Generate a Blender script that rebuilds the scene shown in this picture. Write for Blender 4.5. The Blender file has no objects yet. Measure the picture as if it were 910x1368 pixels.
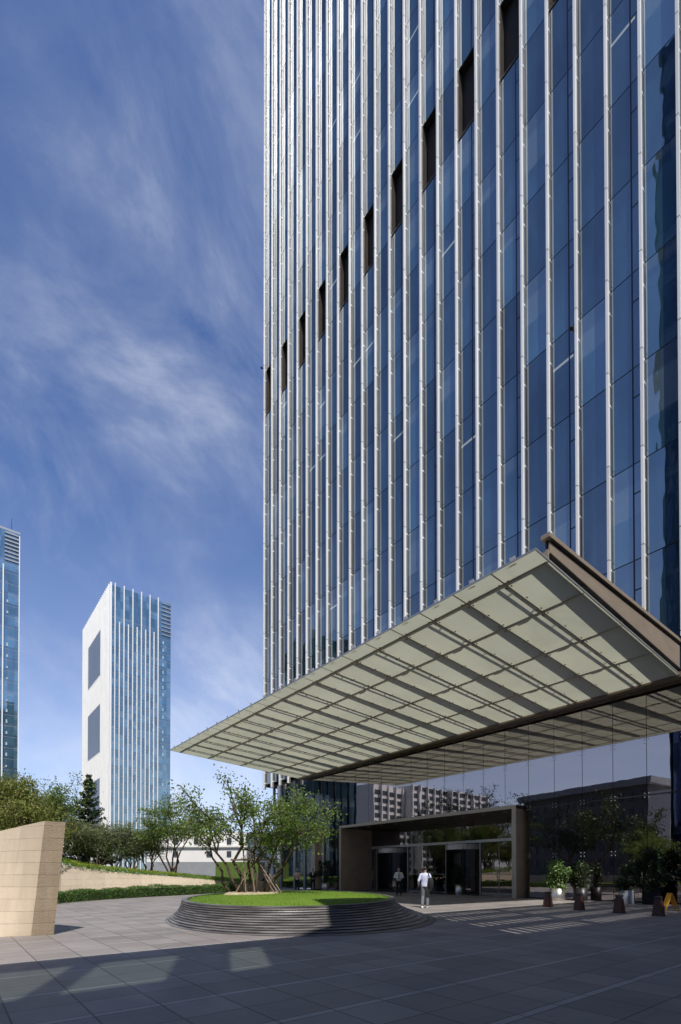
import bpy, math, random
from mathutils import Vector, Matrix, Quaternion
random.seed(7)
S = bpy.context.scene
COL = S.collection
PI = math.pi

# ------------------------------------------------------------------ helpers
class MB:
    def __init__(s): s.v=[]; s.f=[]; s.m=[]
    def face(s, pts, mi=0):
        n=len(s.v); s.v += [tuple(p) for p in pts]; s.f.append(tuple(range(n,n+len(pts)))); s.m.append(mi)
    def box(s, x0,x1,y0,y1,z0,z1, mi=0):
        s.hexa([(x0,y0,z0),(x1,y0,z0),(x1,y1,z0),(x0,y1,z0),(x0,y0,z1),(x1,y0,z1),(x1,y1,z1),(x0,y1,z1)], mi)
        return s
    def hexa(s, P, mi=0, top=None, bottom=None):
        n=len(s.v); s.v += [tuple(p) for p in P]
        for k,q in enumerate(((0,3,2,1),(4,5,6,7),(0,1,5,4),(1,2,6,5),(2,3,7,6),(3,0,4,7))):
            s.f.append(tuple(n+i for i in q))
            s.m.append(bottom if (k==0 and bottom is not None) else (top if (k==1 and top is not None) else mi))
        return s
    def tube(s, pts, rads, n=8, mi=0, cap=True, sx=1.0):
        rings=[]; pts=[Vector(p) for p in pts]
        ref=Vector((0,0,1)) if abs((pts[-1]-pts[0]).normalized().z)<.9 else Vector((0,1,0))
        for i,p in enumerate(pts):
            d=(pts[min(i+1,len(pts)-1)]-pts[max(i-1,0)]).normalized()
            a=d.cross(ref).normalized(); b=a.cross(d).normalized()
            base=len(s.v); r=rads[i]
            for k in range(n):
                t=2*PI*k/n; s.v.append(tuple(p+a*(r*math.cos(t)*sx)+b*(r*math.sin(t))))
            rings.append(base)
        for i in range(len(rings)-1):
            for k in range(n):
                k2=(k+1)%n
                s.f.append((rings[i]+k,rings[i]+k2,rings[i+1]+k2,rings[i+1]+k)); s.m.append(mi)
        if cap:
            s.f.append(tuple(rings[0]+k for k in reversed(range(n)))); s.m.append(mi)
            s.f.append(tuple(rings[-1]+k for k in range(n))); s.m.append(mi)
        return s
    def loft(s, rings, mi=0, cap=True):      # rings: lists of equal length points
        n=len(rings[0]); b=[]
        for r in rings: b.append(len(s.v)); s.v += [tuple(p) for p in r]
        for i in range(len(b)-1):
            for k in range(n):
                k2=(k+1)%n; s.f.append((b[i]+k,b[i]+k2,b[i+1]+k2,b[i+1]+k)); s.m.append(mi)
        if cap:
            s.f.append(tuple(b[0]+k for k in reversed(range(n)))); s.m.append(mi)
            s.f.append(tuple(b[-1]+k for k in range(n))); s.m.append(mi)
        return s
    def ellipsoid(s, c, r, n=12, m=8, mi=0, rot=None):
        c=Vector(c); rings=[]
        for i in range(m+1):
            ph=-PI/2+PI*i/m; ph=max(min(ph,PI/2-.06),-PI/2+.06)
            ring=[]
            for k in range(n):
                t=2*PI*k/n; v=Vector((r[0]*math.cos(ph)*math.cos(t),r[1]*math.cos(ph)*math.sin(t),r[2]*math.sin(ph)))
                if rot is not None: v=rot@v
                ring.append(c+v)
            rings.append(ring)
        return s.loft(rings,mi)
    def cyl(s, c, r0, r1, h, n=20, mi=0, z0=0):
        rings=[[(c[0]+r*math.cos(2*PI*k/n),c[1]+r*math.sin(2*PI*k/n),z) for k in range(n)] for r,z in ((r0,z0),(r1,z0+h))]
        return s.loft(rings,mi)
    def leaf(s, p, size, mi=0, up=0.35, rnd=random):
        d=Vector((rnd.gauss(0,1),rnd.gauss(0,1),rnd.gauss(0,1)+up)).normalized()
        a=d.orthogonal().normalized(); a=Quaternion(d,rnd.random()*6.28)@a; b=d.cross(a)
        l=size*rnd.uniform(.7,1.25); w=l*.5
        p=Vector(p); n=len(s.v)
        s.v += [tuple(p-a*l*.5),tuple(p+b*w*.5+d*l*.08),tuple(p+a*l*.5),tuple(p-b*w*.5+d*l*.08)]
        s.f.append((n,n+1,n+2,n+3)); s.m.append(mi)
    def mesh(s, name, mats, off=(0,0,0), smooth=False):
        me=bpy.data.meshes.new(name); o=Vector(off)
        me.from_pydata([tuple(Vector(v)-o) for v in s.v],[],s.f)
        for m in (mats if isinstance(mats,(list,tuple)) else [mats]): me.materials.append(m)
        if any(s.m): me.polygons.foreach_set('material_index', s.m)
        if smooth: me.polygons.foreach_set('use_smooth',[True]*len(me.polygons))
        me.update(); return me
    def build(s, name, mats, parent=None, smooth=False, world=True):
        off=parent_loc(parent) if (parent and world) else (0,0,0)
        return link(name, s.mesh(name,mats,off,smooth), parent)

def parent_loc(p):
    v=Vector((0,0,0))
    while p is not None: v+=p.location; p=p.parent
    return v
def link(name, data, parent=None, loc=(0,0,0)):
    o=bpy.data.objects.new(name,data); COL.objects.link(o); o.location=loc
    if parent: o.parent=parent
    return o
def thing(name, label, cat, loc=(0,0,0), rz=0, group=None):
    o=link(name,None,None,loc); o.rotation_euler=(0,0,rz); o.empty_display_size=.2
    return tag(o,label,cat,group)
def tag(o,label,cat,group=None,kind=None):
    if label: o['label']=label
    if cat: o['category']=cat
    if group: o['group']=group
    if kind: o['kind']=kind
    return o
def structure(o): o['kind']='structure'; return o
def dup(root, loc, rz, label, group=None):
    r=root.copy(); COL.objects.link(r); r.location=loc; r.rotation_euler=(0,0,rz); r['label']=label
    if group: r['group']=group
    def rec(a,b):
        for ch in a.children:
            c=ch.copy(); COL.objects.link(c); c.parent=b; rec(ch,c)
    rec(root,r); return r

# ------------------------------------------------------------------ camera
H=1.38; F=665.105; CY=1158.9; YAW,PIT,ROL=.8996,.012,.0005
cam=bpy.data.cameras.new('camera'); co=link('camera',cam)
co.location=(0,0,H); co.rotation_euler=(PI/2+PIT,ROL,YAW)
cam.sensor_fit='AUTO'; cam.sensor_width=36; cam.lens=F/1368*36; cam.shift_y=(CY-684)/1368
cam.clip_start=.1; cam.clip_end=5000
S.camera=co
S.render.resolution_x=681; S.render.resolution_y=1024
_F=Vector((-math.sin(YAW)*math.cos(PIT),math.cos(YAW)*math.cos(PIT),math.sin(PIT)))
_R=Vector((math.cos(YAW),math.sin(YAW),0)); _U=_R.cross(_F)
def ray(px,py): return _F+_R*((px-455)/F)+_U*((CY-py)/F)
def at(px,py,D): return Vector((0,0,H))+ray(px,py)*D          # survey of the photo: where a thing stands at distance D
def ground(px,py,z=0):
    r=ray(px,py); return Vector((0,0,H))+r*((z-H)/r.z)
def hz(py,D): return H+(1167-py)*D/F                             # height of a point seen at row py, D metres away

# ------------------------------------------------------------------ materials
def mat(name): 
    m=bpy.data.materials.new(name); m.use_nodes=True; nt=m.node_tree; nt.nodes.clear()
    out=nt.nodes.new('ShaderNodeOutputMaterial'); return m,nt,out
def N(nt,t,**kw):
    n=nt.nodes.new('ShaderNode'+t)
    for k,v in kw.items():
        if k.startswith('i_'): n.inputs[k[2:].replace('_',' ')].default_value=v
        else: setattr(n,k,v)
    return n
def c4(c): return (c[0],c[1],c[2],1)
def L(nt,a,b): nt.links.new(a,b)
def mixc(nt,fac,a,b,mode='MIX'):
    n=nt.nodes.new('ShaderNodeMix'); n.data_type='RGBA'; n.blend_type=mode
    for sock,v in ((n.inputs[0],fac),(n.inputs[6],a),(n.inputs[7],b)):
        if hasattr(v,'links'): L(nt,v,sock)
        else: sock.default_value = v if not isinstance(v,(tuple,list)) else c4(v)
    return n.outputs[2]
def math_(nt,op,a,b=0,clamp=False):
    n=nt.nodes.new('ShaderNodeMath'); n.operation=op; n.use_clamp=clamp
    for k,v in enumerate((a,b)):
        if hasattr(v,'links'): L(nt,v,n.inputs[k])
        else: n.inputs[k].default_value=v
    return n.outputs[0]
def ramp(nt,fac,stops):
    n=nt.nodes.new('ShaderNodeValToRGB'); e=n.color_ramp.elements
    while len(e)<len(stops): e.new(.5)
    for k,(p,c) in enumerate(stops): e[k].position=p; e[k].color=c4(c) if isinstance(c,tuple) else (c,c,c,1)
    L(nt,fac,n.inputs[0]); return n.outputs[0]
def pos(nt): return N(nt,'NewGeometry').outputs['Position']
def noise(nt,vec,scale,detail=4,rough=.55,dist=0):
    n=N(nt,'TexNoise'); n.inputs['Scale'].default_value=scale; n.inputs['Detail'].default_value=detail
    n.inputs['Roughness'].default_value=rough; n.inputs['Distortion'].default_value=dist
    if vec is not None: L(nt,vec,n.inputs['Vector'])
    return n.outputs['Fac']
def scalev(nt,vec,s):
    n=N(nt,'VectorMath',operation='MULTIPLY'); L(nt,vec,n.inputs[0]); n.inputs[1].default_value=s; return n.outputs[0]
def bump(nt,h,strength=.3,dist=.02):
    n=N(nt,'Bump'); n.inputs['Strength'].default_value=strength; n.inputs['Distance'].default_value=dist; L(nt,h,n.inputs['Height']); return n.outputs[0]
def pbr(name,col,rough=.6,metal=0,var=.12,scale=3,bmp=0,spec=.5,stretch=(1,1,1),coat=0):
    m,nt,out=mat(name); b=N(nt,'BsdfPrincipled'); L(nt,b.outputs[0],out.inputs[0])
    v=scalev(nt,pos(nt),stretch); f=noise(nt,v,scale,5)
    d=tuple(max(0,x*(1-var)) for x in col); u=tuple(x*(1+var) for x in col)
    L(nt,ramp(nt,f,[(.3,d),(.7,u)]),b.inputs['Base Color'])
    b.inputs['Roughness'].default_value=rough; b.inputs['Metallic'].default_value=metal
    b.inputs['Specular IOR Level'].default_value=spec
    if bmp: L(nt,bump(nt,noise(nt,v,scale*8,5),bmp,.01),b.inputs['Normal'])
    return m
def leafmat(name,c1,c2,c3=None,trans=.35):
    m,nt,out=mat(name); b=N(nt,'BsdfPrincipled'); t=N(nt,'BsdfTranslucent'); mx=N(nt,'MixShader')
    g=N(nt,'NewGeometry'); r=g.outputs['Random Per Island']
    f=noise(nt,g.outputs['Position'],.9,3)
    col=mixc(nt,r,c1,c2); col=mixc(nt,ramp(nt,f,[(.42,0.),(.6,1.)]),col,c3 or c2)
    L(nt,col,b.inputs['Base Color']); b.inputs['Roughness'].default_value=.45
    tc=mixc(nt,.5,col,(.16,.2,.03)); L(nt,tc,t.inputs[0])
    mx.inputs[0].default_value=trans; L(nt,b.outputs[0],mx.inputs[1]); L(nt,t.outputs[0],mx.inputs[2]); L(nt,mx.outputs[0],out.inputs[0])
    return m
M={}
M['white_metal']=pbr('white_metal',(.74,.73,.70),.38,0,.05,1.2,0,.5,(1,1,.1))
M['fin_grey']=pbr('fin_grey',(.22,.225,.23),.4,.3,.08,1.5)
M['grey_metal']=pbr('grey_metal',(.33,.34,.35),.35,.4,.08,1.5,0,.5,(1,1,.1))
M['dark_metal']=pbr('dark_metal',(.03,.03,.032),.4,.3,.15,3)
M['black']=pbr('black',(.006,.006,.006),.8,0,.1,2)
M['tan_metal']=pbr('tan_metal',(.33,.265,.20),.45,.25,.10,1.0,.05,.5,(1,1,3))
M['bronze_dark']=pbr('bronze_dark',(.055,.045,.038),.45,.3,.2,2)
M['bronze_brown']=pbr('bronze_brown',(.16,.12,.09),.4,.2,.1,2)
M['bronze_stone']=pbr('bronze_stone',(.46,.37,.29),.4,.15,.12,1.4,.06)
M['bronze_trim']=pbr('bronze_trim',(.42,.37,.31),.4,.2,.06,1.4)
M['steel']=pbr('steel',(.55,.53,.5),.3,.85,.1,4,0,.5,(1,1,.2))
M['pale_steel']=pbr('pale_steel',(.62,.6,.56),.35,.3,.06,4)
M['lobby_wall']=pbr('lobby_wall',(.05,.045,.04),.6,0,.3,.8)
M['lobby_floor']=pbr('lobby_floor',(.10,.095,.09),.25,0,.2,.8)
M['asphalt_roof']=pbr('asphalt_roof',(.12,.12,.12),.8)
M['bark']=pbr('bark',(.10,.075,.055),.85,0,.4,9,.5,.3,(1,1,.25))
M['bark_red']=pbr('bark_red',(.15,.095,.065),.8,0,.35,7,.4,.3,(1,1,.3))
M['pole_wood']=pbr('pole_wood',(.20,.145,.105),.75,0,.25,6,.2,.4,(1,1,.3))
M['soil']=pbr('soil',(.16,.11,.07),.95,0,.4,6,.6)
M['mulch']=pbr('mulch',(.38,.32,.2),.95,0,.4,9,.6)
M['leaf_tree']=leafmat('leaf_tree',(.09,.17,.035),(.22,.30,.07),(.15,.23,.045),.45)
M['leaf_olive']=leafmat('leaf_olive',(.11,.15,.06),(.25,.28,.14),(.17,.21,.09),.4)
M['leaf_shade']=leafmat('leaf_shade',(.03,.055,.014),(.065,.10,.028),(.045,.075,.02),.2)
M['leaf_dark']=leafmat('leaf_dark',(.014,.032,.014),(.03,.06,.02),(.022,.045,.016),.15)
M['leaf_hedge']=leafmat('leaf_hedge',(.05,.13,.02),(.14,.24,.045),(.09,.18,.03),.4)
M['leaf_cover']=leafmat('leaf_cover',(.11,.23,.02),(.25,.37,.04),(.17,.29,.03),.45)
M['leaf_yellow']=leafmat('leaf_yellow',(.32,.34,.03),(.5,.46,.04),(.38,.38,.03))
M['leaf_bright']=leafmat('leaf_bright',(.10,.20,.05),(.22,.33,.10),(.16,.26,.07))
M['leaf_warm']=leafmat('leaf_warm',(.15,.19,.04),(.30,.28,.07),(.22,.25,.05),.45)
M['skin']=pbr('skin',(.50,.33,.25),.5,0,.05,8)
M['hair']=pbr('hair',(.012,.010,.009),.5,0,.2,20)
M['cloth_white']=pbr('cloth_white',(.72,.71,.68),.8,0,.06,9,.2)
M['cloth_lilac']=pbr('cloth_lilac',(.52,.54,.70),.8,0,.07,9,.25)
M['cloth_black']=pbr('cloth_black',(.012,.012,.014),.8,0,.2,9,.2)
M['cloth_grey']=pbr('cloth_grey',(.13,.135,.15),.8,0,.12,9,.2)
M['cloth_peach']=pbr('cloth_peach',(.66,.40,.24),.8,0,.1,9,.2)
M['cloth_cream']=pbr('cloth_cream',(.68,.60,.50),.8,0,.06,9,.2)
M['shoe_white']=pbr('shoe_white',(.75,.74,.7),.6)
M['bollard']=pbr('bollard',(.10,.045,.03),.45,.1,.3,5,.1)
M['bollard_cap']=pbr('bollard_cap',(.05,.04,.038),.4,.3,.2,5)
M['orange']=pbr('orange',(.88,.40,.02),.45,0,.05,4)
M['concrete_grey']=pbr('concrete_grey',(.24,.25,.265),.8,0,.08,.8,.1)
M['hoarding_green']=pbr('hoarding_green',(.075,.12,.018),.85,0,.15,2.5,.2)
M['hall_stone']=pbr('hall_stone',(.10,.10,.105),.85,0,.15,.3)
M['plaster_white']=pbr('plaster_white',(.72,.70,.66),.8,0,.04,.6)
M['window_dark']=pbr('window_dark',(.05,.06,.07),.25)
M['block_stone']=pbr('block_stone',(.34,.29,.2),.8,0,.15,4,.2)
M['teal']=pbr('teal',(.05,.33,.28),.4,0,.1,2)
M['teal_pale']=pbr('teal_pale',(.28,.55,.5),.4,0,.1,2)
M['reveal_tan']=pbr('reveal_tan',(.17,.155,.14),.5,.1,.1,1)

def finpaint():
    m,nt,out=mat('fin_white'); b=N(nt,'BsdfPrincipled'); L(nt,b.outputs[0],out.inputs[0]); b.inputs['Roughness'].default_value=.38
    p=pos(nt); sp=N(nt,'SeparateXYZ'); L(nt,p,sp.inputs[0])
    zc=math_(nt,'DIVIDE',math_(nt,'ADD',sp.outputs[2],51.47),4.52); cb=N(nt,'CombineXYZ'); L(nt,math_(nt,'FLOOR',zc),cb.inputs[0]); L(nt,math_(nt,'FLOOR',math_(nt,'DIVIDE',math_(nt,'ADD',sp.outputs[0],100.2),1.5)),cb.inputs[1])
    w=N(nt,'TexWhiteNoise',noise_dimensions='2D'); L(nt,cb.outputs[0],w.inputs['Vector'])
    col=mixc(nt,w.outputs['Value'],(.66,.655,.63),(.80,.79,.765)); st=noise(nt,scalev(nt,p,(6,6,.22)),1.5,4); col=mixc(nt,ramp(nt,st,[(.5,0.),(.8,.3)]),col,(.50,.49,.46))
    j=math_(nt,'LESS_THAN',math_(nt,'FRACT',zc),.009); L(nt,mixc(nt,j,col,(.08,.08,.08)),b.inputs['Base Color']); return m
M['fin_white']=finpaint()
def glass_facade(name,base,tint,amount,rough=.015,cell=(1.5,4.52),org=(-43.59,38.53),vary=.35,wav=.12,blind=.5,lamp_glints=False):
    m,nt,out=mat(name)
    g=N(nt,'NewGeometry'); sp=N(nt,'SeparateXYZ'); L(nt,g.outputs['Position'],sp.inputs[0])
    cx=math_(nt,'FLOOR',math_(nt,'DIVIDE',math_(nt,'SUBTRACT',sp.outputs[0],org[0]),cell[0]))
    cz=math_(nt,'FLOOR',math_(nt,'DIVIDE',math_(nt,'SUBTRACT',sp.outputs[2],org[1]),cell[1]))
    cy=math_(nt,'FLOOR',math_(nt,'DIVIDE',sp.outputs[1],cell[0]))
    cb=N(nt,'CombineXYZ'); L(nt,cx,cb.inputs[0]); L(nt,cz,cb.inputs[2]); L(nt,cy,cb.inputs[1])
    w=N(nt,'TexWhiteNoise',noise_dimensions='3D'); L(nt,cb.outputs[0],w.inputs['Vector'])
    big=noise(nt,scalev(nt,g.outputs['Position'],(.5,.5,.16)),1.0,4,.6)
    f=math_(nt,'ADD',math_(nt,'MULTIPLY',w.outputs['Value'],.45),math_(nt,'MULTIPLY',big,.75))
    lo=tuple(x*(1-vary) for x in base); hi=tuple(x*(1+vary*1.6) for x in base)
    fz=math_(nt,'FRACT',math_(nt,'DIVIDE',math_(nt,'SUBTRACT',sp.outputs[2],org[1]-500*cell[1]),cell[1]))
    wc=N(nt,'SeparateColor'); L(nt,w.outputs['Color'],wc.inputs[0])
    bl=math_(nt,'MULTIPLY',math_(nt,'GREATER_THAN',wc.outputs[0],.62),math_(nt,'GREATER_THAN',fz,math_(nt,'ADD',math_(nt,'MULTIPLY',wc.outputs[1],.75),.2)))
    slab=math_(nt,'GREATER_THAN',fz,.80)
    dc=ramp(nt,f,[(.25,lo),(.62,base),(.95,hi)])
    dc=mixc(nt,math_(nt,'MULTIPLY',bl,blind),dc,(.16,.21,.23)); dc=mixc(nt,math_(nt,'MULTIPLY',slab,blind*.8),dc,tuple(x*.45 for x in base))
    d=N(nt,'BsdfDiffuse'); L(nt,dc,d.inputs[0])
    gl=N(nt,'BsdfGlossy'); gl.inputs['Roughness'].default_value=rough
    L(nt,ramp(nt,f,[(.28,tuple(x*.74 for x in tint)),(.85,tuple(min(1,x*1.14) for x in tint))]),gl.inputs[0])
    # every pane sits a hair out of plane, and the glass is gently rolled
    tilt=N(nt,'VectorMath',operation='SUBTRACT'); L(nt,w.outputs['Color'],tilt.inputs[0]); tilt.inputs[1].default_value=(.5,.5,.5)
    add=N(nt,'VectorMath',operation='MULTIPLY_ADD'); L(nt,tilt.outputs[0],add.inputs[0]); add.inputs[1].default_value=(.018,.018,.018); L(nt,g.outputs['Normal'],add.inputs[2])
    nm=N(nt,'VectorMath',operation='NORMALIZE'); L(nt,add.outputs[0],nm.inputs[0])
    bp=N(nt,'Bump'); bp.inputs['Strength'].default_value=wav; bp.inputs['Distance'].default_value=.02
    L(nt,noise(nt,scalev(nt,g.outputs['Position'],(1,1,.35)),.9,2),bp.inputs['Height']); L(nt,nm.outputs[0],bp.inputs['Normal'])
    L(nt,bp.outputs[0],gl.inputs['Normal'])
    lw=N(nt,'LayerWeight'); lw.inputs[0].default_value=.35
    fac=math_(nt,'ADD',amount,math_(nt,'MULTIPLY',lw.outputs['Fresnel'],.20),True)
    mx=N(nt,'MixShader'); L(nt,fac,mx.inputs[0]); L(nt,d.outputs[0],mx.inputs[1]); L(nt,gl.outputs[0],mx.inputs[2])
    if not lamp_glints: L(nt,mx.outputs[0],out.inputs[0]); return m
    # ceiling lamps painted in as glowing strips on random panes
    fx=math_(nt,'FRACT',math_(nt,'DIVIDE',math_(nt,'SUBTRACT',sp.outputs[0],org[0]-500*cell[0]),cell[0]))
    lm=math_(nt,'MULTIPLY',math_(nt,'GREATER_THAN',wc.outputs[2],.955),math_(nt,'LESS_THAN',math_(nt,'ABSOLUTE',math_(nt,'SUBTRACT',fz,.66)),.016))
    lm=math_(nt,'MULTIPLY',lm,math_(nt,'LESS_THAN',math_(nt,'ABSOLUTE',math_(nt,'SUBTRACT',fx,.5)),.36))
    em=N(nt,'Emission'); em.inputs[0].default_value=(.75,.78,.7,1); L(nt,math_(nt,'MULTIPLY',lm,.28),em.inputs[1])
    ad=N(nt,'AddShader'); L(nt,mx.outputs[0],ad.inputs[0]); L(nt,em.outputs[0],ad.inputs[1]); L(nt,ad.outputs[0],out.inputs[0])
    return m
M['tower_glass']=glass_facade('tower_glass',(.020,.052,.072),(.72,.745,.775),.35,vary=.8,wav=.28,blind=.6,lamp_glints=True)
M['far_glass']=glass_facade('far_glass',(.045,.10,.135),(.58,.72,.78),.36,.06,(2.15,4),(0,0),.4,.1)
M['teal_glass']=glass_facade('teal_glass',(.02,.045,.06),(.3,.4,.45),.12,.05,(3,4),(0,0),.3,.1)
M['blue_glass']=glass_facade('blue_glass',(.006,.012,.04),(.35,.45,.8),.2,.03,(3,4),(0,0),.3,.1)

def lobby_glass(name='lobby_glass',base=.36):
    m,nt,out=mat(name)
    g=N(nt,'NewGeometry')
    tr=N(nt,'BsdfTransparent'); tr.inputs[0].default_value=(.42,.45,.45,1)
    gl=N(nt,'BsdfGlossy'); gl.inputs['Roughness'].default_value=.004; gl.inputs[0].default_value=(.88,.80,.81,1)
    bp=N(nt,'Bump'); bp.inputs['Strength'].default_value=.10; bp.inputs['Distance'].default_value=.02
    L(nt,noise(nt,scalev(nt,g.outputs['Position'],(1,1,.4)),.7,2),bp.inputs['Height']); L(nt,bp.outputs[0],gl.inputs['Normal'])
    lw=N(nt,'LayerWeight'); lw.inputs[0].default_value=.3
    fac=math_(nt,'ADD',base,math_(nt,'MULTIPLY',lw.outputs['Fresnel'],.4),True)
    mx=N(nt,'MixShader'); L(nt,fac,mx.inputs[0]); L(nt,tr.outputs[0],mx.inputs[1]); L(nt,gl.outputs[0],mx.inputs[2]); L(nt,mx.outputs[0],out.inputs[0])
    return m
M['lobby_glass']=lobby_glass(); M['door_glass']=lobby_glass('door_glass',.16)
def tinted(name,c,gloss=.08):
    m,nt,out=mat(name); tr=N(nt,'BsdfTransparent'); tr.inputs[0].default_value=c4(c)
    gl=N(nt,'BsdfGlossy'); gl.inputs['Roughness'].default_value=.02
    mx=N(nt,'MixShader'); mx.inputs[0].default_value=gloss; L(nt,tr.outputs[0],mx.inputs[1]); L(nt,gl.outputs[0],mx.inputs[2]); L(nt,mx.outputs[0],out.inputs[0]); return m
M['clear_glass']=tinted('clear_glass',(.93,.95,.93))
M['crown_glass']=tinted('crown_glass',(.47,.53,.50))
def frosted():
    m,nt,out=mat('frosted_glass'); g=N(nt,'NewGeometry')
    f=noise(nt,g.outputs['Position'],.35,4); f2=noise(nt,g.outputs['Position'],5,3)
    col=mixc(nt,ramp(nt,f,[(.35,0.),(.7,1.)]),(.45,.455,.365),(.55,.55,.44)); col=mixc(nt,math_(nt,'MULTIPLY',f2,.2),col,(.36,.37,.31))
    stn=noise(nt,scalev(nt,g.outputs['Position'],(1.2,.35,1)),1.3,6,.7,.5); col=mixc(nt,ramp(nt,stn,[(.5,0.),(.78,.32)]),col,(.27,.27,.21))
    t=N(nt,'BsdfTranslucent'); L(nt,col,t.inputs[0]); d=N(nt,'BsdfDiffuse'); L(nt,mixc(nt,.75,col,(.72,.69,.58)),d.inputs[0])
    m1=N(nt,'MixShader'); m1.inputs[0].default_value=.5; L(nt,t.outputs[0],m1.inputs[1]); L(nt,d.outputs[0],m1.inputs[2])
    gl=N(nt,'BsdfGlossy'); gl.inputs['Roughness'].default_value=.05; m2=N(nt,'MixShader'); m2.inputs[0].default_value=.06
    L(nt,m1.outputs[0],m2.inputs[1]); L(nt,gl.outputs[0],m2.inputs[2]); L(nt,m2.outputs[0],out.inputs[0]); return m
M['frosted']=frosted()

def paving():
    m,nt,out=mat('granite_paving'); b=N(nt,'BsdfPrincipled'); L(nt,b.outputs[0],out.inputs[0])
    g=N(nt,'NewGeometry'); sp=N(nt,'SeparateXYZ'); L(nt,g.outputs['Position'],sp.inputs[0])
    X,Y=sp.outputs[0],sp.outputs[1]
    xs=math_(nt,'ADD',X,2.70+1.3*200); ux=math_(nt,'MODULO',xs,1.3)                     # stripe centred at 0
    ys=math_(nt,'ADD',Y,-.82+.65*400); uy=math_(nt,'MODULO',ys,.65)
    def near(u,c,w): return math_(nt,'LESS_THAN',math_(nt,'ABSOLUTE',math_(nt,'SUBTRACT',u,c)),w)
    stripe=math_(nt,'MAXIMUM',math_(nt,'LESS_THAN',ux,.05),math_(nt,'GREATER_THAN',ux,1.25))
    jm=math_(nt,'MAXIMUM',near(ux,.66,.008),near(uy,.32,.009))
    je=math_(nt,'MAXIMUM',near(ux,.055,.008),near(ux,1.245,.008)); joint=math_(nt,'MAXIMUM',jm,je)
    cb=N(nt,'CombineXYZ'); L(nt,math_(nt,'FLOOR',math_(nt,'DIVIDE',math_(nt,'SUBTRACT',xs,.01),.65)),cb.inputs[0])
    L(nt,math_(nt,'FLOOR',math_(nt,'DIVIDE',math_(nt,'SUBTRACT',ys,.32),.65)),cb.inputs[1])
    w=N(nt,'TexWhiteNoise',noise_dimensions='2D'); L(nt,cb.outputs[0],w.inputs['Vector'])
    col=mixc(nt,w.outputs['Value'],(.19,.166,.150),(.295,.262,.240))
    fine=noise(nt,g.outputs['Position'],60,4,.7); col=mixc(nt,math_(nt,'MULTIPLY',fine,.35),col,(.16,.15,.148))
    col=mixc(nt,math_(nt,'MULTIPLY',stripe,.95),col,(.36,.34,.325))
    st=noise(nt,scalev(nt,g.outputs['Position'],(.5,.9,1)),.8,6,.65,.6)
    col=mixc(nt,ramp(nt,st,[(.45,0.),(.75,.45)]),col,(.15,.142,.14))
    sp2=noise(nt,g.outputs['Position'],2.2,3,.5); col=mixc(nt,ramp(nt,sp2,[(.70,0.),(.78,.55)]),col,(.11,.105,.10))
    big=noise(nt,g.outputs['Position'],.23,5,.6); col=mixc(nt,ramp(nt,big,[(.4,0.),(.72,.35)]),col,(.33,.30,.285))
    gum=N(nt,'TexVoronoi'); gum.inputs['Scale'].default_value=1.7; L(nt,g.outputs['Position'],gum.inputs['Vector'])
    col=mixc(nt,math_(nt,'MULTIPLY',math_(nt,'LESS_THAN',gum.outputs['Distance'],.045),.55),col,(.07,.066,.064))
    cov=N(nt,'TexVoronoi',distance='CHEBYCHEV'); cov.inputs['Scale'].default_value=.42; L(nt,g.outputs['Position'],cov.inputs['Vector'])
    col=mixc(nt,math_(nt,'MULTIPLY',math_(nt,'LESS_THAN',cov.outputs['Distance'],.042),.6),col,(.06,.056,.054))
    ty=noise(nt,scalev(nt,g.outputs['Position'],(3.2,.12,1)),1.0,3,.6); col=mixc(nt,ramp(nt,ty,[(.60,0.),(.72,.30)]),col,(.12,.112,.108))
    jd=math_(nt,'MULTIPLY',joint,math_(nt,'ADD',.45,math_(nt,'MULTIPLY',fine,.7)),True)
    col=mixc(nt,jd,col,(.045,.042,.04))
    L(nt,col,b.inputs['Base Color'])
    L(nt,ramp(nt,st,[(.3,.5),(.8,.72)]),b.inputs['Roughness']); b.inputs['Specular IOR Level'].default_value=.4
    hgt=math_(nt,'SUBTRACT',math_(nt,'MULTIPLY',fine,.12),joint); L(nt,bump(nt,hgt,.25,.006),b.inputs['Normal'])
    return m
M['paving']=paving()
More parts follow.
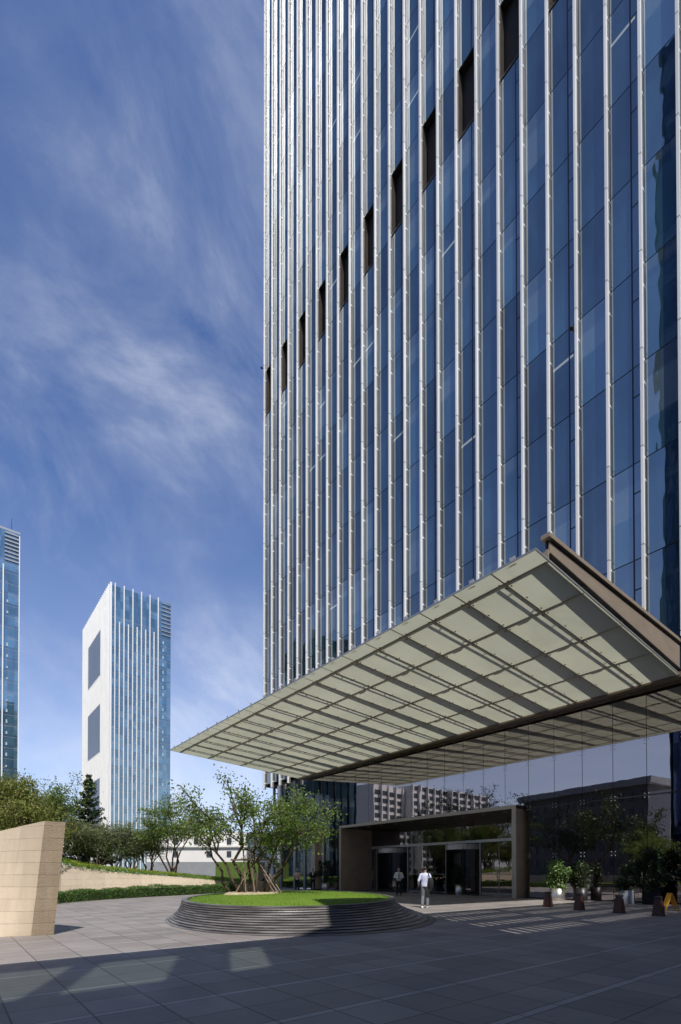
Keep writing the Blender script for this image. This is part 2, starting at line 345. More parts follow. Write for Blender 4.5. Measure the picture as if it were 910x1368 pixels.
def travertine(name,c1,c2,bmp,rows=.27):
    m,nt,out=mat(name); b=N(nt,'BsdfPrincipled'); L(nt,b.outputs[0],out.inputs[0]); b.inputs['Roughness'].default_value=.75
    g=N(nt,'NewGeometry'); p=g.outputs['Position']; sp=N(nt,'SeparateXYZ'); L(nt,p,sp.inputs[0])
    zz=math_(nt,'DIVIDE',math_(nt,'ADD',sp.outputs[2],5*rows),rows); u=math_(nt,'FRACT',zz)
    course=math_(nt,'FLOOR',zz); al=math_(nt,'ADD',math_(nt,'ADD',sp.outputs[0],sp.outputs[1]),math_(nt,'MULTIPLY',math_(nt,'MODULO',course,2),.31))
    v=math_(nt,'FRACT',math_(nt,'DIVIDE',math_(nt,'ADD',al,200),.75)); blk=math_(nt,'FLOOR',math_(nt,'DIVIDE',math_(nt,'ADD',al,200),.75))
    cb=N(nt,'CombineXYZ'); L(nt,course,cb.inputs[0]); L(nt,blk,cb.inputs[1]); w=N(nt,'TexWhiteNoise',noise_dimensions='2D'); L(nt,cb.outputs[0],w.inputs['Vector'])
    n1=noise(nt,scalev(nt,p,(1,1,5)),2.2,6,.7); n2=noise(nt,p,28,4,.7)
    col=mixc(nt,n1,c1,c2); col=mixc(nt,math_(nt,'MULTIPLY',w.outputs['Value'],.3),col,tuple(x*.72 for x in c1))
    col=mixc(nt,math_(nt,'MULTIPLY',n2,.35),col,tuple(x*.6 for x in c1))
    stk=noise(nt,scalev(nt,p,(3.5,3.5,.25)),1.3,5,.65); col=mixc(nt,ramp(nt,stk,[(.48,0.),(.75,.38)]),col,tuple(x*.62 for x in c1))
    dirt=math_(nt,'MULTIPLY',math_(nt,'SUBTRACT',.55,sp.outputs[2],True),ramp(nt,noise(nt,p,2.4,5),[(.35,.1),(.7,1.)])); col=mixc(nt,math_(nt,'MULTIPLY',dirt,.9),col,tuple(x*.5 for x in c1))
    j=math_(nt,'LESS_THAN',u,.03); jn=math_(nt,'MULTIPLY',j,ramp(nt,noise(nt,p,3.,3),[(.38,.25),(.6,.9)])); j2=math_(nt,'MULTIPLY',math_(nt,'LESS_THAN',v,.008),.45)
    jj=math_(nt,'MAXIMUM',jn,j2)
    L(nt,mixc(nt,jj,col,tuple(x*.35 for x in c1)),b.inputs['Base Color'])
    L(nt,bump(nt,math_(nt,'SUBTRACT',math_(nt,'MULTIPLY',n2,bmp),jj),.5,.02),b.inputs['Normal']); return m
M['travertine']=travertine('travertine',(.62,.505,.37),(.73,.62,.475),.4)
M['travertine_rough']=travertine('travertine_rough',(.36,.28,.19),(.50,.405,.29),2.0)
M['ramp_stone']=travertine('ramp_stone',(.60,.50,.37),(.70,.60,.46),.3,.35)
def slate():
    m,nt,out=mat('slate_courses'); b=N(nt,'BsdfPrincipled'); L(nt,b.outputs[0],out.inputs[0]); b.inputs['Roughness'].default_value=.42
    p=pos(nt); n1=noise(nt,scalev(nt,p,(1,1,3)),2.4,5,.65); n2=noise(nt,p,40,4,.7)
    w=noise(nt,scalev(nt,p,(.7,.7,16)),1.6,2)
    col=mixc(nt,n1,(.06,.056,.055),(.14,.13,.126)); col=mixc(nt,ramp(nt,w,[(.45,0.),(.62,.85)]),col,(.25,.235,.225)); col=mixc(nt,math_(nt,'MULTIPLY',n2,.4),col,(.03,.03,.03))
    L(nt,col,b.inputs['Base Color']); L(nt,bump(nt,n2,.4,.008),b.inputs['Normal']); return m
M['slate']=slate()
def grassmat(name,c1,c2):
    m,nt,out=mat(name); b=N(nt,'BsdfPrincipled'); L(nt,b.outputs[0],out.inputs[0]); b.inputs['Roughness'].default_value=.8; b.inputs['Specular IOR Level'].default_value=.2
    p=pos(nt); n1=noise(nt,p,.8,4,.6); n2=noise(nt,p,45,3,.7)
    col=mixc(nt,ramp(nt,n1,[(.35,0.),(.65,1.)]),c1,c2); n3=noise(nt,p,2.3,5,.65); col=mixc(nt,ramp(nt,n3,[(.55,0.),(.75,.55)]),col,(c2[0]*1.25,c2[1]*.85,c2[2]*1.6)); col=mixc(nt,math_(nt,'MULTIPLY',n2,.6),col,tuple(x*.45 for x in c1))
    L(nt,col,b.inputs['Base Color']); L(nt,bump(nt,n2,.8,.03),b.inputs['Normal']); return m
M['grass']=grassmat('grass',(.12,.22,.02),(.18,.29,.03))
M['grass_blade']=leafmat('grass_blade',(.13,.24,.025),(.22,.34,.045),(.17,.28,.03),.35)
M['far_ground']=grassmat('far_ground',(.10,.11,.07),(.16,.15,.11))
def striped(name,c1,c2,axis,period,duty):
    m,nt,out=mat(name); b=N(nt,'BsdfPrincipled'); L(nt,b.outputs[0],out.inputs[0]); b.inputs['Roughness'].default_value=.45
    sp=N(nt,'SeparateXYZ'); L(nt,pos(nt),sp.inputs[0]); u=math_(nt,'FRACT',math_(nt,'DIVIDE',math_(nt,'ADD',sp.outputs[axis],1000),period))
    L(nt,mixc(nt,math_(nt,'LESS_THAN',u,duty),c1,c2),b.inputs['Base Color']); return m
M['ribbed_white']=striped('ribbed_white',(.80,.79,.77),(.58,.58,.58),0,5.2,.16)
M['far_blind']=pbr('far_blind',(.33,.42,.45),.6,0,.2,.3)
M['far_panel']=pbr('far_panel',(.22,.25,.30),.5,0,.08,.05)

# ------------------------------------------------------------------ sky and sun
sx,sy=-.62,.29                                    # shadow displacement per metre of height
sd=Vector((-sx,-sy,1)).normalized(); EL=math.asin(sd.z); AZ=math.atan2(sd.x,sd.y)
W=bpy.data.worlds.new('World'); S.world=W; W.use_nodes=True; nt=W.node_tree; nt.nodes.clear()
wo=N(nt,'OutputWorld'); bg=N(nt,'Background'); L(nt,bg.outputs[0],wo.inputs[0])
sky=N(nt,'TexSky'); sky.sky_type='NISHITA'; sky.sun_disc=False; sky.sun_elevation=EL; sky.sun_rotation=AZ
sky.air_density=1.0; sky.dust_density=.55; sky.ozone_density=2.6; sky.altitude=50
tc=N(nt,'TexCoord'); D=tc.outputs['Generated']; sp=N(nt,'SeparateXYZ'); L(nt,D,sp.inputs[0])
zz=math_(nt,'ADD',math_(nt,'MAXIMUM',sp.outputs[2],0),.16)
cb=N(nt,'CombineXYZ'); L(nt,math_(nt,'DIVIDE',sp.outputs[0],zz),cb.inputs[0]); L(nt,math_(nt,'DIVIDE',sp.outputs[1],zz),cb.inputs[1])
mp=N(nt,'Mapping'); L(nt,cb.outputs[0],mp.inputs['Vector']); mp.inputs['Rotation'].default_value=(0,0,.55); mp.inputs['Scale'].default_value=(.8,1.45,1); mp.inputs['Location'].default_value=(.7,.35,0)
mq=N(nt,'Mapping'); L(nt,D,mq.inputs['Vector']); mq.inputs['Rotation'].default_value=(.35,.30,YAW); mq.inputs['Scale'].default_value=(5.2,2.6,2.1)
n1=noise(nt,mq.outputs[0],1.35,12,.62,.45)
n2=noise(nt,mq.outputs[0],.7,4,.55,.6)
patch=None
for px,py,rad,amp in ((205,290,.17,.75),(290,415,.17,1.),(215,530,.22,1.),(310,935,.20,1.),(60,640,.25,.8),(100,1000,.30,.6),(90,400,.15,.35),(150,850,.22,.5),(700,-350,.5,.5)):
    v=ray(px,py).normalized(); dt=N(nt,'VectorMath',operation='DISTANCE'); L(nt,D,dt.inputs[0]); dt.inputs[1].default_value=v
    q=math_(nt,'MULTIPLY',math_(nt,'SUBTRACT',1,math_(nt,'DIVIDE',dt.outputs['Value'],rad),True),amp); patch=q if patch is None else math_(nt,'MAXIMUM',patch,q)
ws=math_(nt,'ADD',math_(nt,'MULTIPLY',n1,.75),math_(nt,'MULTIPLY',n2,.25))
wisps=math_(nt,'MULTIPLY',ramp(nt,ws,[(.43,0.),(.53,.28),(.67,1.)]),math_(nt,'ADD',math_(nt,'POWER',patch,.7),.04),True)
low=ramp(nt,sp.outputs[2],[(0.,.85),(.16,.52),(.34,.16),(.6,.0)])
low=math_(nt,'MULTIPLY',low,ramp(nt,noise(nt,mp.outputs[0],.8,5,.55,.4),[(.3,.45),(.7,1.)]))
cl=math_(nt,'ADD',math_(nt,'MULTIPLY',wisps,.50),low,True)
tint=mixc(nt,1.0,sky.outputs[0],(.93,1.04,1.33),'MULTIPLY')
L(nt,mixc(nt,cl,tint,(7.6,8.0,8.9)),bg.inputs[0])
bg.inputs[1].default_value=.112
sun=bpy.data.lights.new('sun','SUN'); sun.energy=4.9; sun.angle=math.radians(.3); sun.color=(1,.955,.89)
so=link('sun',sun); so.rotation_euler=(-sd).to_track_quat('-Z','Y').to_euler(); so.location=(20,-20,60)
S.view_settings.view_transform='Standard'; S.view_settings.look='None'; S.view_settings.exposure=.1; S.view_settings.gamma=1
S.render.engine='CYCLES'
S.cycles.max_bounces=7; S.cycles.transparent_max_bounces=12; S.cycles.glossy_bounces=4; S.cycles.diffuse_bounces=3

# ------------------------------------------------------------------ ground
b=MB(); b.box(-2500,2500,-2500,2500,-.5,-.012); structure(b.build('ground',M['far_ground']))
b=MB(); b.box(-75,40,-70,24.9+.5,-.3,0); structure(b.build('plaza',M['paving']))

# ------------------------------------------------------------------ the tower
TX0=-43.59; MOD=1.5; ZK=38.53; DZ=4.52; YF=24.73; YG=25.03; NF=32; ZT=ZK+16*DZ
tower=thing('office_tower','tall blue glass office tower with close white vertical fins rising above the entrance','tower',(-20,30,0))
xr=TX0+NF*MOD
b=MB(); b.box(TX0+.02,xr,25.9,62,10.25,ZT)
b.build('core',M['black'],tower)
b=MB()
for i in range(NF): b.box(TX0+i*MOD+.085,TX0+(i+1)*MOD+.025,YG,YG+.03,10.26,ZK-6*DZ-.03)
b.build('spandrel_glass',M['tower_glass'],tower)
b=MB(); b.box(TX0-.05,TX0+.02,25.04,62,10.0,ZT,0); b.box(xr,xr+.05,25.04,62,0,ZT); b.build('side_wall',M['grey_metal'],tower)
b=MB(); b.box(TX0-.05,xr+.05,25.04,62,ZT,ZT+.8); b.build('roof',M['asphalt_roof'],tower)
# window meshes, origin at the lower left corner of the bay
def win_mb(v, X=0, Z=0, mb=None):
    m=mb or MB(); x0,x1=X+.085,X+MOD+.025; z0,z1=Z+.025,Z+DZ-.025
    if not v:
        m.box(x0,x1,YG,YG+.03,z0,z1,0)
    else:
        xm=X+1.08; zs=Z+DZ*.69
        m.box(x0,xm-.03,YG,YG+.03,z0,z1,0)
        m.box(xm-.03,xm+.03,YG-.02,YG+.06,Z,Z+DZ,1)
        m.box(xm+.03,x1,YG,YG+.03,z0,zs-.03,0); m.box(xm+.03,x1,YG,YG+.03,zs+.03,z1,0)
    m.box(X,X+MOD-.001,YG+.035,YG+.1,Z-.05,Z+.05,1); m.box(X,X+MOD-.001,YG+.2,YG+.25,Z-.05,Z+DZ-.06,1)          # floor joint
    return m
def is_louvre(i,k): return i%2==0 and k==2
cand=[]
for i in range(NF):
    for k in range(-6,16):
        if is_louvre(i,k): continue
        z=ZK+k*DZ
        c=Vector((TX0+(i+.5)*MOD,YG,z+DZ/2))-Vector((0,0,H)); dd=c.dot(_F); px=455+F*c.dot(_R)/dd; py=CY-F*c.dot(_U)/dd
        vis = -30<px<935 and -60<py<960 and dd>0 and not (z<12)
        cand.append((-(1/dd) if vis else 1, i,k))
cand.sort(); sel=cand[:99]; rest=cand[99:]
wm=[MB(),MB()]
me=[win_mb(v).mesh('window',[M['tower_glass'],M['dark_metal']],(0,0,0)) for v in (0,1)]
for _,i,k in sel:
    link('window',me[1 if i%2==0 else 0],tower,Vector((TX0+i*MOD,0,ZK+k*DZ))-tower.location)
b=MB()
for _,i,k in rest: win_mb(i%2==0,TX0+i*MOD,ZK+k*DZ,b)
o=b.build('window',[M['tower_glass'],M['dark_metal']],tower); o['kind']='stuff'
# fins
def fin_mesh(z0):
    m=MB(); z1=ZT+1.2
    m.box(0,.11,YF,YF+.15,z0,z1,0); m.box(.03,.08,YF+.15,YG+.05,z0,z1,1)
    k=-7
    while ZK+k*DZ<z1:
        for dz in (0,-1.05):
            z=ZK+k*DZ+dz
            if z0+.1<z<z1: m.box(.005,.095,YF+.145,YG-.002,z-.05,z+.05,2)
        k+=1
    return m.mesh('fin',[M['fin_white'],M['fin_grey'],M['white_metal']],(0,0,0))
fm_low,fm=fin_mesh(9.75),fin_mesh(11.62)
for i in range(NF+1):
    x=TX0+i*MOD
    link('fin',fm_low if x<-38 else fm,tower,Vector((x,0,0))-tower.location)
# open louvre bays, one floor high, in every second bay
lv=MB(); z1=DZ
lv.box(.085,.115,YG-.02,YG+.75,0,z1,1); lv.box(MOD-.03,MOD,YG,YG+.75,0,z1,2); lv.box(.13,MOD-.03,YG,YG+.75,z1-.03,z1,2); lv.box(.10,MOD-.03,YG-.05,YG+.75,-.03,.04,1)
lv.box(.13,MOD-.03,YG+.42,YG+.44,.04,z1-.03,2)
for q in range(0): lv.box(.13,MOD-.03,YG+.37,YG+.40,.3+q*.48,.34+q*.48,2)
lm=lv.mesh('louvre',[M['reveal_tan'],M['bronze_dark'],M['black']],(0,0,0))
for i in range(0,NF,2): link('louvre',lm,tower,Vector((TX0+i*MOD,0,ZK+2*DZ))-tower.location)
# two cameras on arms
for px,py in ((350,491),(764,438)):
    rr_=ray(px,py); P=Vector((0,0,H))+rr_*((YF-.2)/rr_.y)
    b=MB(); b.box(P.x-.025,P.x+.025,YF-.15,YG+.03,P.z,P.z+.05); b.ellipsoid((P.x,YF-.2,P.z-.02),(.10,.12,.10)); b.build('wall_camera',M['black'],tower)

# lobby: glass wall with patch fittings, dark hall behind
YL=25.6; ZJ=5.03
PX0,PX1,PZ=-31.54,-15.63,5.21
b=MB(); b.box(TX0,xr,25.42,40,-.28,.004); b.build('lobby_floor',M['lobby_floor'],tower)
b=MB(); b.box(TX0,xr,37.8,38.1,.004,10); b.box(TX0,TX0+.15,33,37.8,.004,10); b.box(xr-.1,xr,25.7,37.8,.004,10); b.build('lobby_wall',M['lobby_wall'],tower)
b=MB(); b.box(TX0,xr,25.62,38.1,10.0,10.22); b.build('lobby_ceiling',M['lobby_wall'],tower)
lx=[-7.76-MOD*i for i in range(-8,24)]
g=MB(); g.box(.012,MOD-.012,YL,YL+.024,.05,ZJ-.01); gm_low=g.mesh('lobby_pane',M['lobby_glass'])
g=MB(); g.box(.012,MOD-.012,YL,YL+.024,ZJ+.012,10.0); gm_up=g.mesh('lobby_pane',M['lobby_glass'])
mu=MB(); mu.box(-.022,.022,YL+.03,YL+.30,.004,10.0); mum=mu.mesh('mullion',M['dark_metal'])
mu=MB(); mu.box(-.022,.022,YL+.03,YL+.30,PZ+.01,10.0); mus=mu.mesh('mullion',M['dark_metal'])
sf=MB()
for ax in (-1,1):
    for az in (-1,1):
        sf.tube([(0,YL+.03,0),(ax*.09,YL+.026,az*.09)],[.010,.008],6); sf.cyl((0,0),.022,.022,.02,8); 
        n=len(sf.v)
        for q in range(n-16,n):
            vx,vy,vz=sf.v[q]; sf.v[q]=(ax*.09+vx,YL-.022+vz,az*.09+vy)
sfm=sf.mesh('spider_fitting',M['pale_steel'])
for x in lx:
    for low in (1,0):
        if low and PX0-.3<x+.75<PX1+.0: continue
        if x<TX0-.2: continue
        link('lobby_pane',gm_low if low else gm_up,tower,Vector((x,0,0))-tower.location)
    link('mullion',mus if PX0+.1<x<PX1-.1 else mum,tower,Vector((x,0,0))-tower.location)
    for z in (2.35,ZJ,7.55):
        if x>-6 or (z==2.35 and PX0-.2<x<PX1+.2) or x<-41: continue
        link('spider_fitting',sfm,tower,Vector((x,0,z))-tower.location)
for xa,xb in ((TX0,PX0-.01),(PX1+.01,xr)):
    b=MB(); b.box(xa,xb,YL-.015,YL+.06,ZJ-.03,ZJ+.03); b.build('transom',M['dark_metal'],tower)
for x,w in ((-42.9,.18),(-41.6,.28),(-39.2,.35),(-37.5,.22),(-34.6,.2)):
    b=MB(); b.box(x,x+w,YL-.12,YL+.1,.004,ZJ+(5 if x<-39 else 0)); b.build('door_post',M['grey_metal'],tower)
b=MB(); b.box(-36.9,-36.3,24.2,24.8,0,5.0); 
col=thing('stone_column','slim brown stone column standing before the lobby glass left of the portal','column',(-33.6,24.0,0))
b=MB(); b.box(-33.95,-33.5,23.9,24.6,.12,5.2); b.build('shaft',M['bronze_stone'],col)
b=MB(); b.box(-34.0,-33.45,23.85,24.65,0,.12); b.build('base',M['bronze_dark'],col)
ps=thing('poster_panel','teal poster panel leaning inside the lobby glass behind the planter tree','poster',(-40.3,25.9,0))
b=MB(); b.box(-40.9,-39.5,26.0,26.06,.25,1.85); b.build('panel',M['teal'],ps)
b=MB(); b.box(-40.35,-39.7,25.985,25.998,.9,1.7); b.build('screen',M['teal_pale'],ps)
b=MB(); b.box(-40.95,-39.45,25.98,26.1,.0,.25); b.build('stand',M['dark_metal'],ps)

# ------------------------------------------------------------------ entrance portal
po=thing('entrance_portal','bronze box frame portal around the glass entrance doors','doorway',(-23.6,26.5,0))
YP=24.93; YD=28.25
def jamb(x0,x1,inner,name='jamb'):
    b=MB(); b.box(x0,x1,YP,YD+.1,0,PZ-.20,0); o=b.build(name,M['bronze_stone'],po)
    b=MB(); b.box(x0-.004,x1+.004,YP-.03,YP-.002,0,PZ-.2,0); b.build('trim',M['bronze_trim'],o)
    return o
jamb(PX0,PX0+.24,1); jamb(PX1-.26,PX1,-1)
b=MB(); b.box(PX0,PX1,YP,YD+.1,PZ-.2,PZ); o=b.build('lintel',M['bronze_dark'],po)
b=MB(); b.box(PX0-.004,PX1+.004,YP-.03,YP-.002,PZ-.2,PZ+.004); b.build('trim',M['bronze_trim'],o)
dl=[PX0+.24,-30.7,-27.1,-23.3,-20.4,-17.5,PX1-.26]
b=MB(); b.box(PX0+.24,PX1-.26,YD-.10,YD+.05,3.46,3.64); b.build('door_header',M['pale_steel'],po)
for k,x in enumerate(dl):
    b=MB(); b.box(x-.05,x+.05,YD-.06,YD+.06,0,3.46); b.build('door_post',M['bronze_trim'] if k in (1,5) else M['grey_metal'],po)
for k in range(len(dl)-1):
    x0,x1=dl[k]+.05,dl[k+1]-.05
    if k in (2,4): pass
    if k==2 or k==3 and False:
        pass
    revolve = k in (1,3)
    if not revolve:
        b=MB(); b.box(x0,x1,YD,YD+.02,.06,3.45); o=b.build('glass_door',M['door_glass'],po)
        b=MB(); b.box(x0,x1,YD-.02,YD+.04,.0,.06); b.box(x0,x1,YD-.03,YD-.01,1.3,1.36); 
        b.box((x0+x1)/2-.02,(x0+x1)/2+.02,YD-.02,YD+.04,.06,3.45); b.build('frame',M['grey_metal'],o)
        b=MB(); b.tube([((x0+x1)/2-.15,YD-.06,.8),((x0+x1)/2-.15,YD-.06,1.6)],[.018,.018],8); b.build('handle',M['pale_steel'],o)
    else:
        cx=(x0+x1)/2; r=min((x1-x0)/2-.02,1.35)
        b=MB(); b.cyl((cx,YD+.3),r,r,.35,28,0,3.02); o=b.build('revolving_door',M['pale_steel'],po)
        for s in (0,1):
            b=MB(); pts=[]
            for q in range(9):
                t=(-.9+1.8*q/8)+ (0 if s else PI); pts.append((cx+r*math.cos(t),YD+.3+r*math.sin(t)))
            for q in range(8):
                (ax,ay),(bx,by)=pts[q],pts[q+1]; b.face([(ax,ay,.05),(bx,by,.05),(bx,by,3.02),(ax,ay,3.02)])
            b.build('curved_glass',M['door_glass'],o)
        for a in (.5,.5+PI/2):
            b=MB(); dx,dy=math.cos(a)*(r-.06),math.sin(a)*(r-.06)
            b.tube([(cx-dx,YD+.3-dy,.06),(cx+dx,YD+.3+dy,.06)],[.03,.03],6); b.tube([(cx-dx,YD+.3-dy,2.98),(cx+dx,YD+.3+dy,2.98)],[.03,.03],6)
            for q in (-1,1): b.tube([(cx+q*dx,YD+.3+q*dy,.06),(cx+q*dx,YD+.3+q*dy,2.98)],[.025,.025],6)
            b.build('door_wing',M['dark_metal'],o)
x=PX0+.24
while x<PX1-.3:
    x2=min(x+2.6,PX1-.26); b=MB(); b.box(x+.02,x2-.02,YD,YD+.02,3.65,PZ-.21); b.build('fanlight',M['door_glass'],po); x=x2

# ------------------------------------------------------------------ canopy
CX0,CX1=-37.7,-7.7; ROWS=[13.35,14.1,16.35,19.22,22.12,24.92]
def cz(y): return 10.015+.0645*(25.1-y)
can=thing('entrance_canopy','broad flat canopy of frosted glass panels on bronze beams over the entrance','canopy',(-22.7,19,10.4))
for r in range(5):
    y0,y1=ROWS[r]+.012,ROWS[r+1]-.012
    P=[(.012,y0,cz(y0)),(MOD-.012,y0,cz(y0)),(MOD-.012,y1,cz(y1)),(.012,y1,cz(y1))]; P+=[(a,c,d+.03) for a,c,d in P]
    m=MB(); m.hexa(P,1,1,0); pm=m.mesh('glass_panel',[M['frosted'],M['clear_glass']])
    for i in range(20): link('glass_panel',pm,can,Vector((CX0+i*MOD,0,0))-can.location)
TOPZ=11.48
def slab_y(b,x0,x1,y0,y1,lo,hi,mi=0):     # bar along y; lo/hi: offset over the glass, or ('z',value)
    f=lambda y,h: h[1] if isinstance(h,tuple) else cz(y)+h
    b.hexa([(x0,y0,f(y0,lo)),(x1,y0,f(y0,lo)),(x1,y1,f(y1,lo)),(x0,y1,f(y1,lo)),(x0,y0,f(y0,hi)),(x1,y0,f(y0,hi)),(x1,y1,f(y1,hi)),(x0,y1,f(y1,hi))],mi)
for i in range(1,20):
    x=CX0+i*MOD; b=MB()
    slab_y(b,x-.018,x+.018,13.36,24.92,-.004,.03,0)
    if i%2==0:
        slab_y(b,x-.05,x+.05,14.06,24.92,.07,('z',TOPZ-.28),0)
        slab_y(b,x-.06,x+.06,14.06,24.92,.05,.07,0)
    else:
        slab_y(b,x-.04,x+.04,14.1,24.92,.06,.17,0); slab_y(b,x-.05,x+.05,14.1,24.92,.55,.66,0)
        y=14.6
        while y<24.9: slab_y(b,x-.02,x+.02,y,y+.05,.17,.55,0); y+=1.4
    for r in range(5):
        for yy in (ROWS[r]+.22,(ROWS[r]+ROWS[r+1])/2,ROWS[r+1]-.22):
            if r==0: continue
            for s in (-.10,.10): b.box(x+s-.022,x+s+.022,yy-.022,yy+.022,cz(yy)-.03,cz(yy)+.04,0)
    for s in (-.16,.16): b.box(x+s-.022,x+s+.022,14.0,14.05,cz(14)-.03,cz(14)+.04,0)
    b.build('main_beam' if i%2==0 else 'purlin',M['tan_metal'],can)
for r in range(1,5):
    y=ROWS[r]; b=MB()
    for (x0,x1) in ((CX0+.02,CX1-.02),):
        b.hexa([(x0,y-.018,cz(y)-.004),(x1,y-.018,cz(y)-.004),(x1,y+.018,cz(y)-.004),(x0,y+.018,cz(y)-.004),(x0,y-.018,cz(y)+.05),(x1,y-.018,cz(y)+.05),(x1,y+.018,cz(y)+.05),(x0,y+.018,cz(y)+.05)])
        b.box(x0,x1,y-.05,y+.05,cz(y)+.08,cz(y)+.36)
    for i in range(10 if r>1 else 0):
        xx=CX0+i*3+.9; b.box(xx,xx+.35,y-.04,y+.04,cz(y)+.36,cz(y)+.75)
    b.build('cross_beam',M['tan_metal'],can)
b=MB(); b.box(CX0,CX1+.04,24.93,25.02,cz(25)-.10,cz(25)+.12); b.build('back_beam',M['bronze_brown'],can)
b=MB(); b.box(CX0-.3,CX1+.6,25.03,25.56,9.99,10.2); b.build('wall_plate',M['bronze_brown'],can)
# right fascia: web, top lip, bottom flange
b=MB(); slab_y(b,CX1-.02,CX1+.02,14.1,24.92,.24,('z',TOPZ-.18),0); b.build('fascia',M['tan_metal'],can)
b=MB(); b.box(CX1-.18,CX1+.10,13.95,24.92,TOPZ-.10,TOPZ+.03); b.build('fascia_cap',M['tan_metal'],can)
b=MB(); slab_y(b,CX1-.22,CX1+.05,14.1,24.92,.20,.238,0); b.box(CX1-.12,CX1-.06,14.1,24.92,TOPZ-.3,TOPZ-.10); b.build('bottom_flange',M['bronze_dark'],can)
b=MB(); slab_y(b,CX0-.02,CX0+.02,14.1,24.92,.2,('z',TOPZ-.5),0); b.build('fascia',M['tan_metal'],can)
b=MB(); P0=cz(14.1)
b.box(CX0,CX1,14.02,14.10,P0+.08,P0+.30); b.build('front_beam',M['tan_metal'],can)
b=MB(); b.box(CX0-.01,CX1+.01,13.325,13.345,cz(13.35)-.015,cz(13.35)+.045); slab_y(b,CX1+.002,CX1+.02,13.35,24.92,-.015,.045); slab_y(b,CX0-.02,CX0-.002,13.35,24.92,-.015,.045); b.build('edge_trim',M['grey_metal'],can)
m=MB(); z=cz(13.4)+.035
m.box(-.15,.07,13.44,13.49,z,z+.012); m.hexa([(-.14,13.46,z+.012),(.06,13.46,z+.012),(.06,13.472,z+.012),(-.14,13.472,z+.012),(-.16,13.42,z+.19),(.02,13.42,z+.19),(.02,13.432,z+.19),(-.16,13.432,z+.19)])
bm_=m.mesh('bracket',M['white_metal'])
for i in range(20): link('bracket',bm_,can,Vector((CX0+i*MOD+.75,0,0))-can.location)

# ------------------------------------------------------------------ oval planter
pl=thing('oval_planter','low oval grass planter with stepped dark stone sides in the forecourt','planter',(-13.9,9.1,0))
NA=160
def oval(cx,cy,a,b_,th,z):
    ct,st=math.cos(th),math.sin(th)
    return [(cx+ct*a*math.cos(t)-st*b_*math.sin(t),cy+st*a*math.cos(t)+ct*b_*math.sin(t),z) for t in (2*PI*k/NA for k in range(NA))]
TOP=(-13.95,9.0,5.2,3.34,-.607); BASE=(-13.62,9.20,5.48,4.18,-.54); ZP=.60
def interp(s): return [TOP[k]+(BASE[k]-TOP[k])*s for k in range(5)]
b=MB(); rings=[]; NC=11
for c in range(NC):
    z0=ZP*c/NC; z1=ZP*(c+1)/NC-.012
    s=(1-c/NC)**1.9
    p=interp(s); q=interp((1-(c+.75)/NC)**1.9)
    rings.append(oval(*p,z0)); rings.append(oval(*p[:2],p[2]+.004,p[3]+.004,p[4],z0+.012)); rings.append(oval(*q,z1-.006)); rings.append(oval(q[0],q[1],q[2]-.03,q[3]-.03,q[4],z1))
rings.append(oval(TOP[0],TOP[1],TOP[2],TOP[3],TOP[4],ZP-.005)); rings.append(oval(TOP[0],TOP[1],TOP[2],TOP[3],TOP[4],ZP+.03)); rings.append(oval(TOP[0],TOP[1],TOP[2]-.16,TOP[3]-.16,TOP[4],ZP+.03)); rings.append(oval(TOP[0],TOP[1],TOP[2]-.16,TOP[3]-.16,TOP[4],ZP-.1))
b.loft(rings,0,False); b.build('stone_courses',M['slate'],pl)
b=MB(); rr=[]
for s,dz in ((.97,-.02),(.9,.02),(.7,.06),(.4,.09),(.12,.1)): rr.append(oval(TOP[0],TOP[1],TOP[2]*s,TOP[3]*s,TOP[4],ZP+dz))
b.loft(rr,0,True); b.build('lawn',M['grass'],pl,True)
b=MB(); R=random.Random(3)
def in_oval(s):
    t=R.random()*2*PI; u=math.sqrt(R.random())*s; ct,st=math.cos(TOP[4]),math.sin(TOP[4])
    x=TOP[2]*u*math.cos(t); y=TOP[3]*u*math.sin(t); return TOP[0]+ct*x-st*y, TOP[1]+st*x+ct*y, u
for q in range(16000):
    x,y,u=in_oval(.962); z=ZP+(-.02+.04*min(1,(.97-u)/.07) if u>.9 else .02+.08*(1-u/.9))
    h=R.uniform(.03,.075); a=R.random()*6.28; w=.006; lx_,ly_=R.gauss(0,.02),R.gauss(0,.02)
    b.face([(x-w*math.cos(a),y-w*math.sin(a),z-.01),(x+w*math.cos(a),y+w*math.sin(a),z-.01),(x+lx_,y+ly_,z+h)])
o=b.build('grass_blades',M['grass_blade'],pl); o['kind']='stuff'
TC=ground(338,1194,ZP+.08)
b=MB(); b.cyl((TC.x,TC.y),1.0,.85,.07,28,0,ZP+.07)
for q in range(len(b.v)): pass
b.build('tree_bed',M['mulch'],pl)

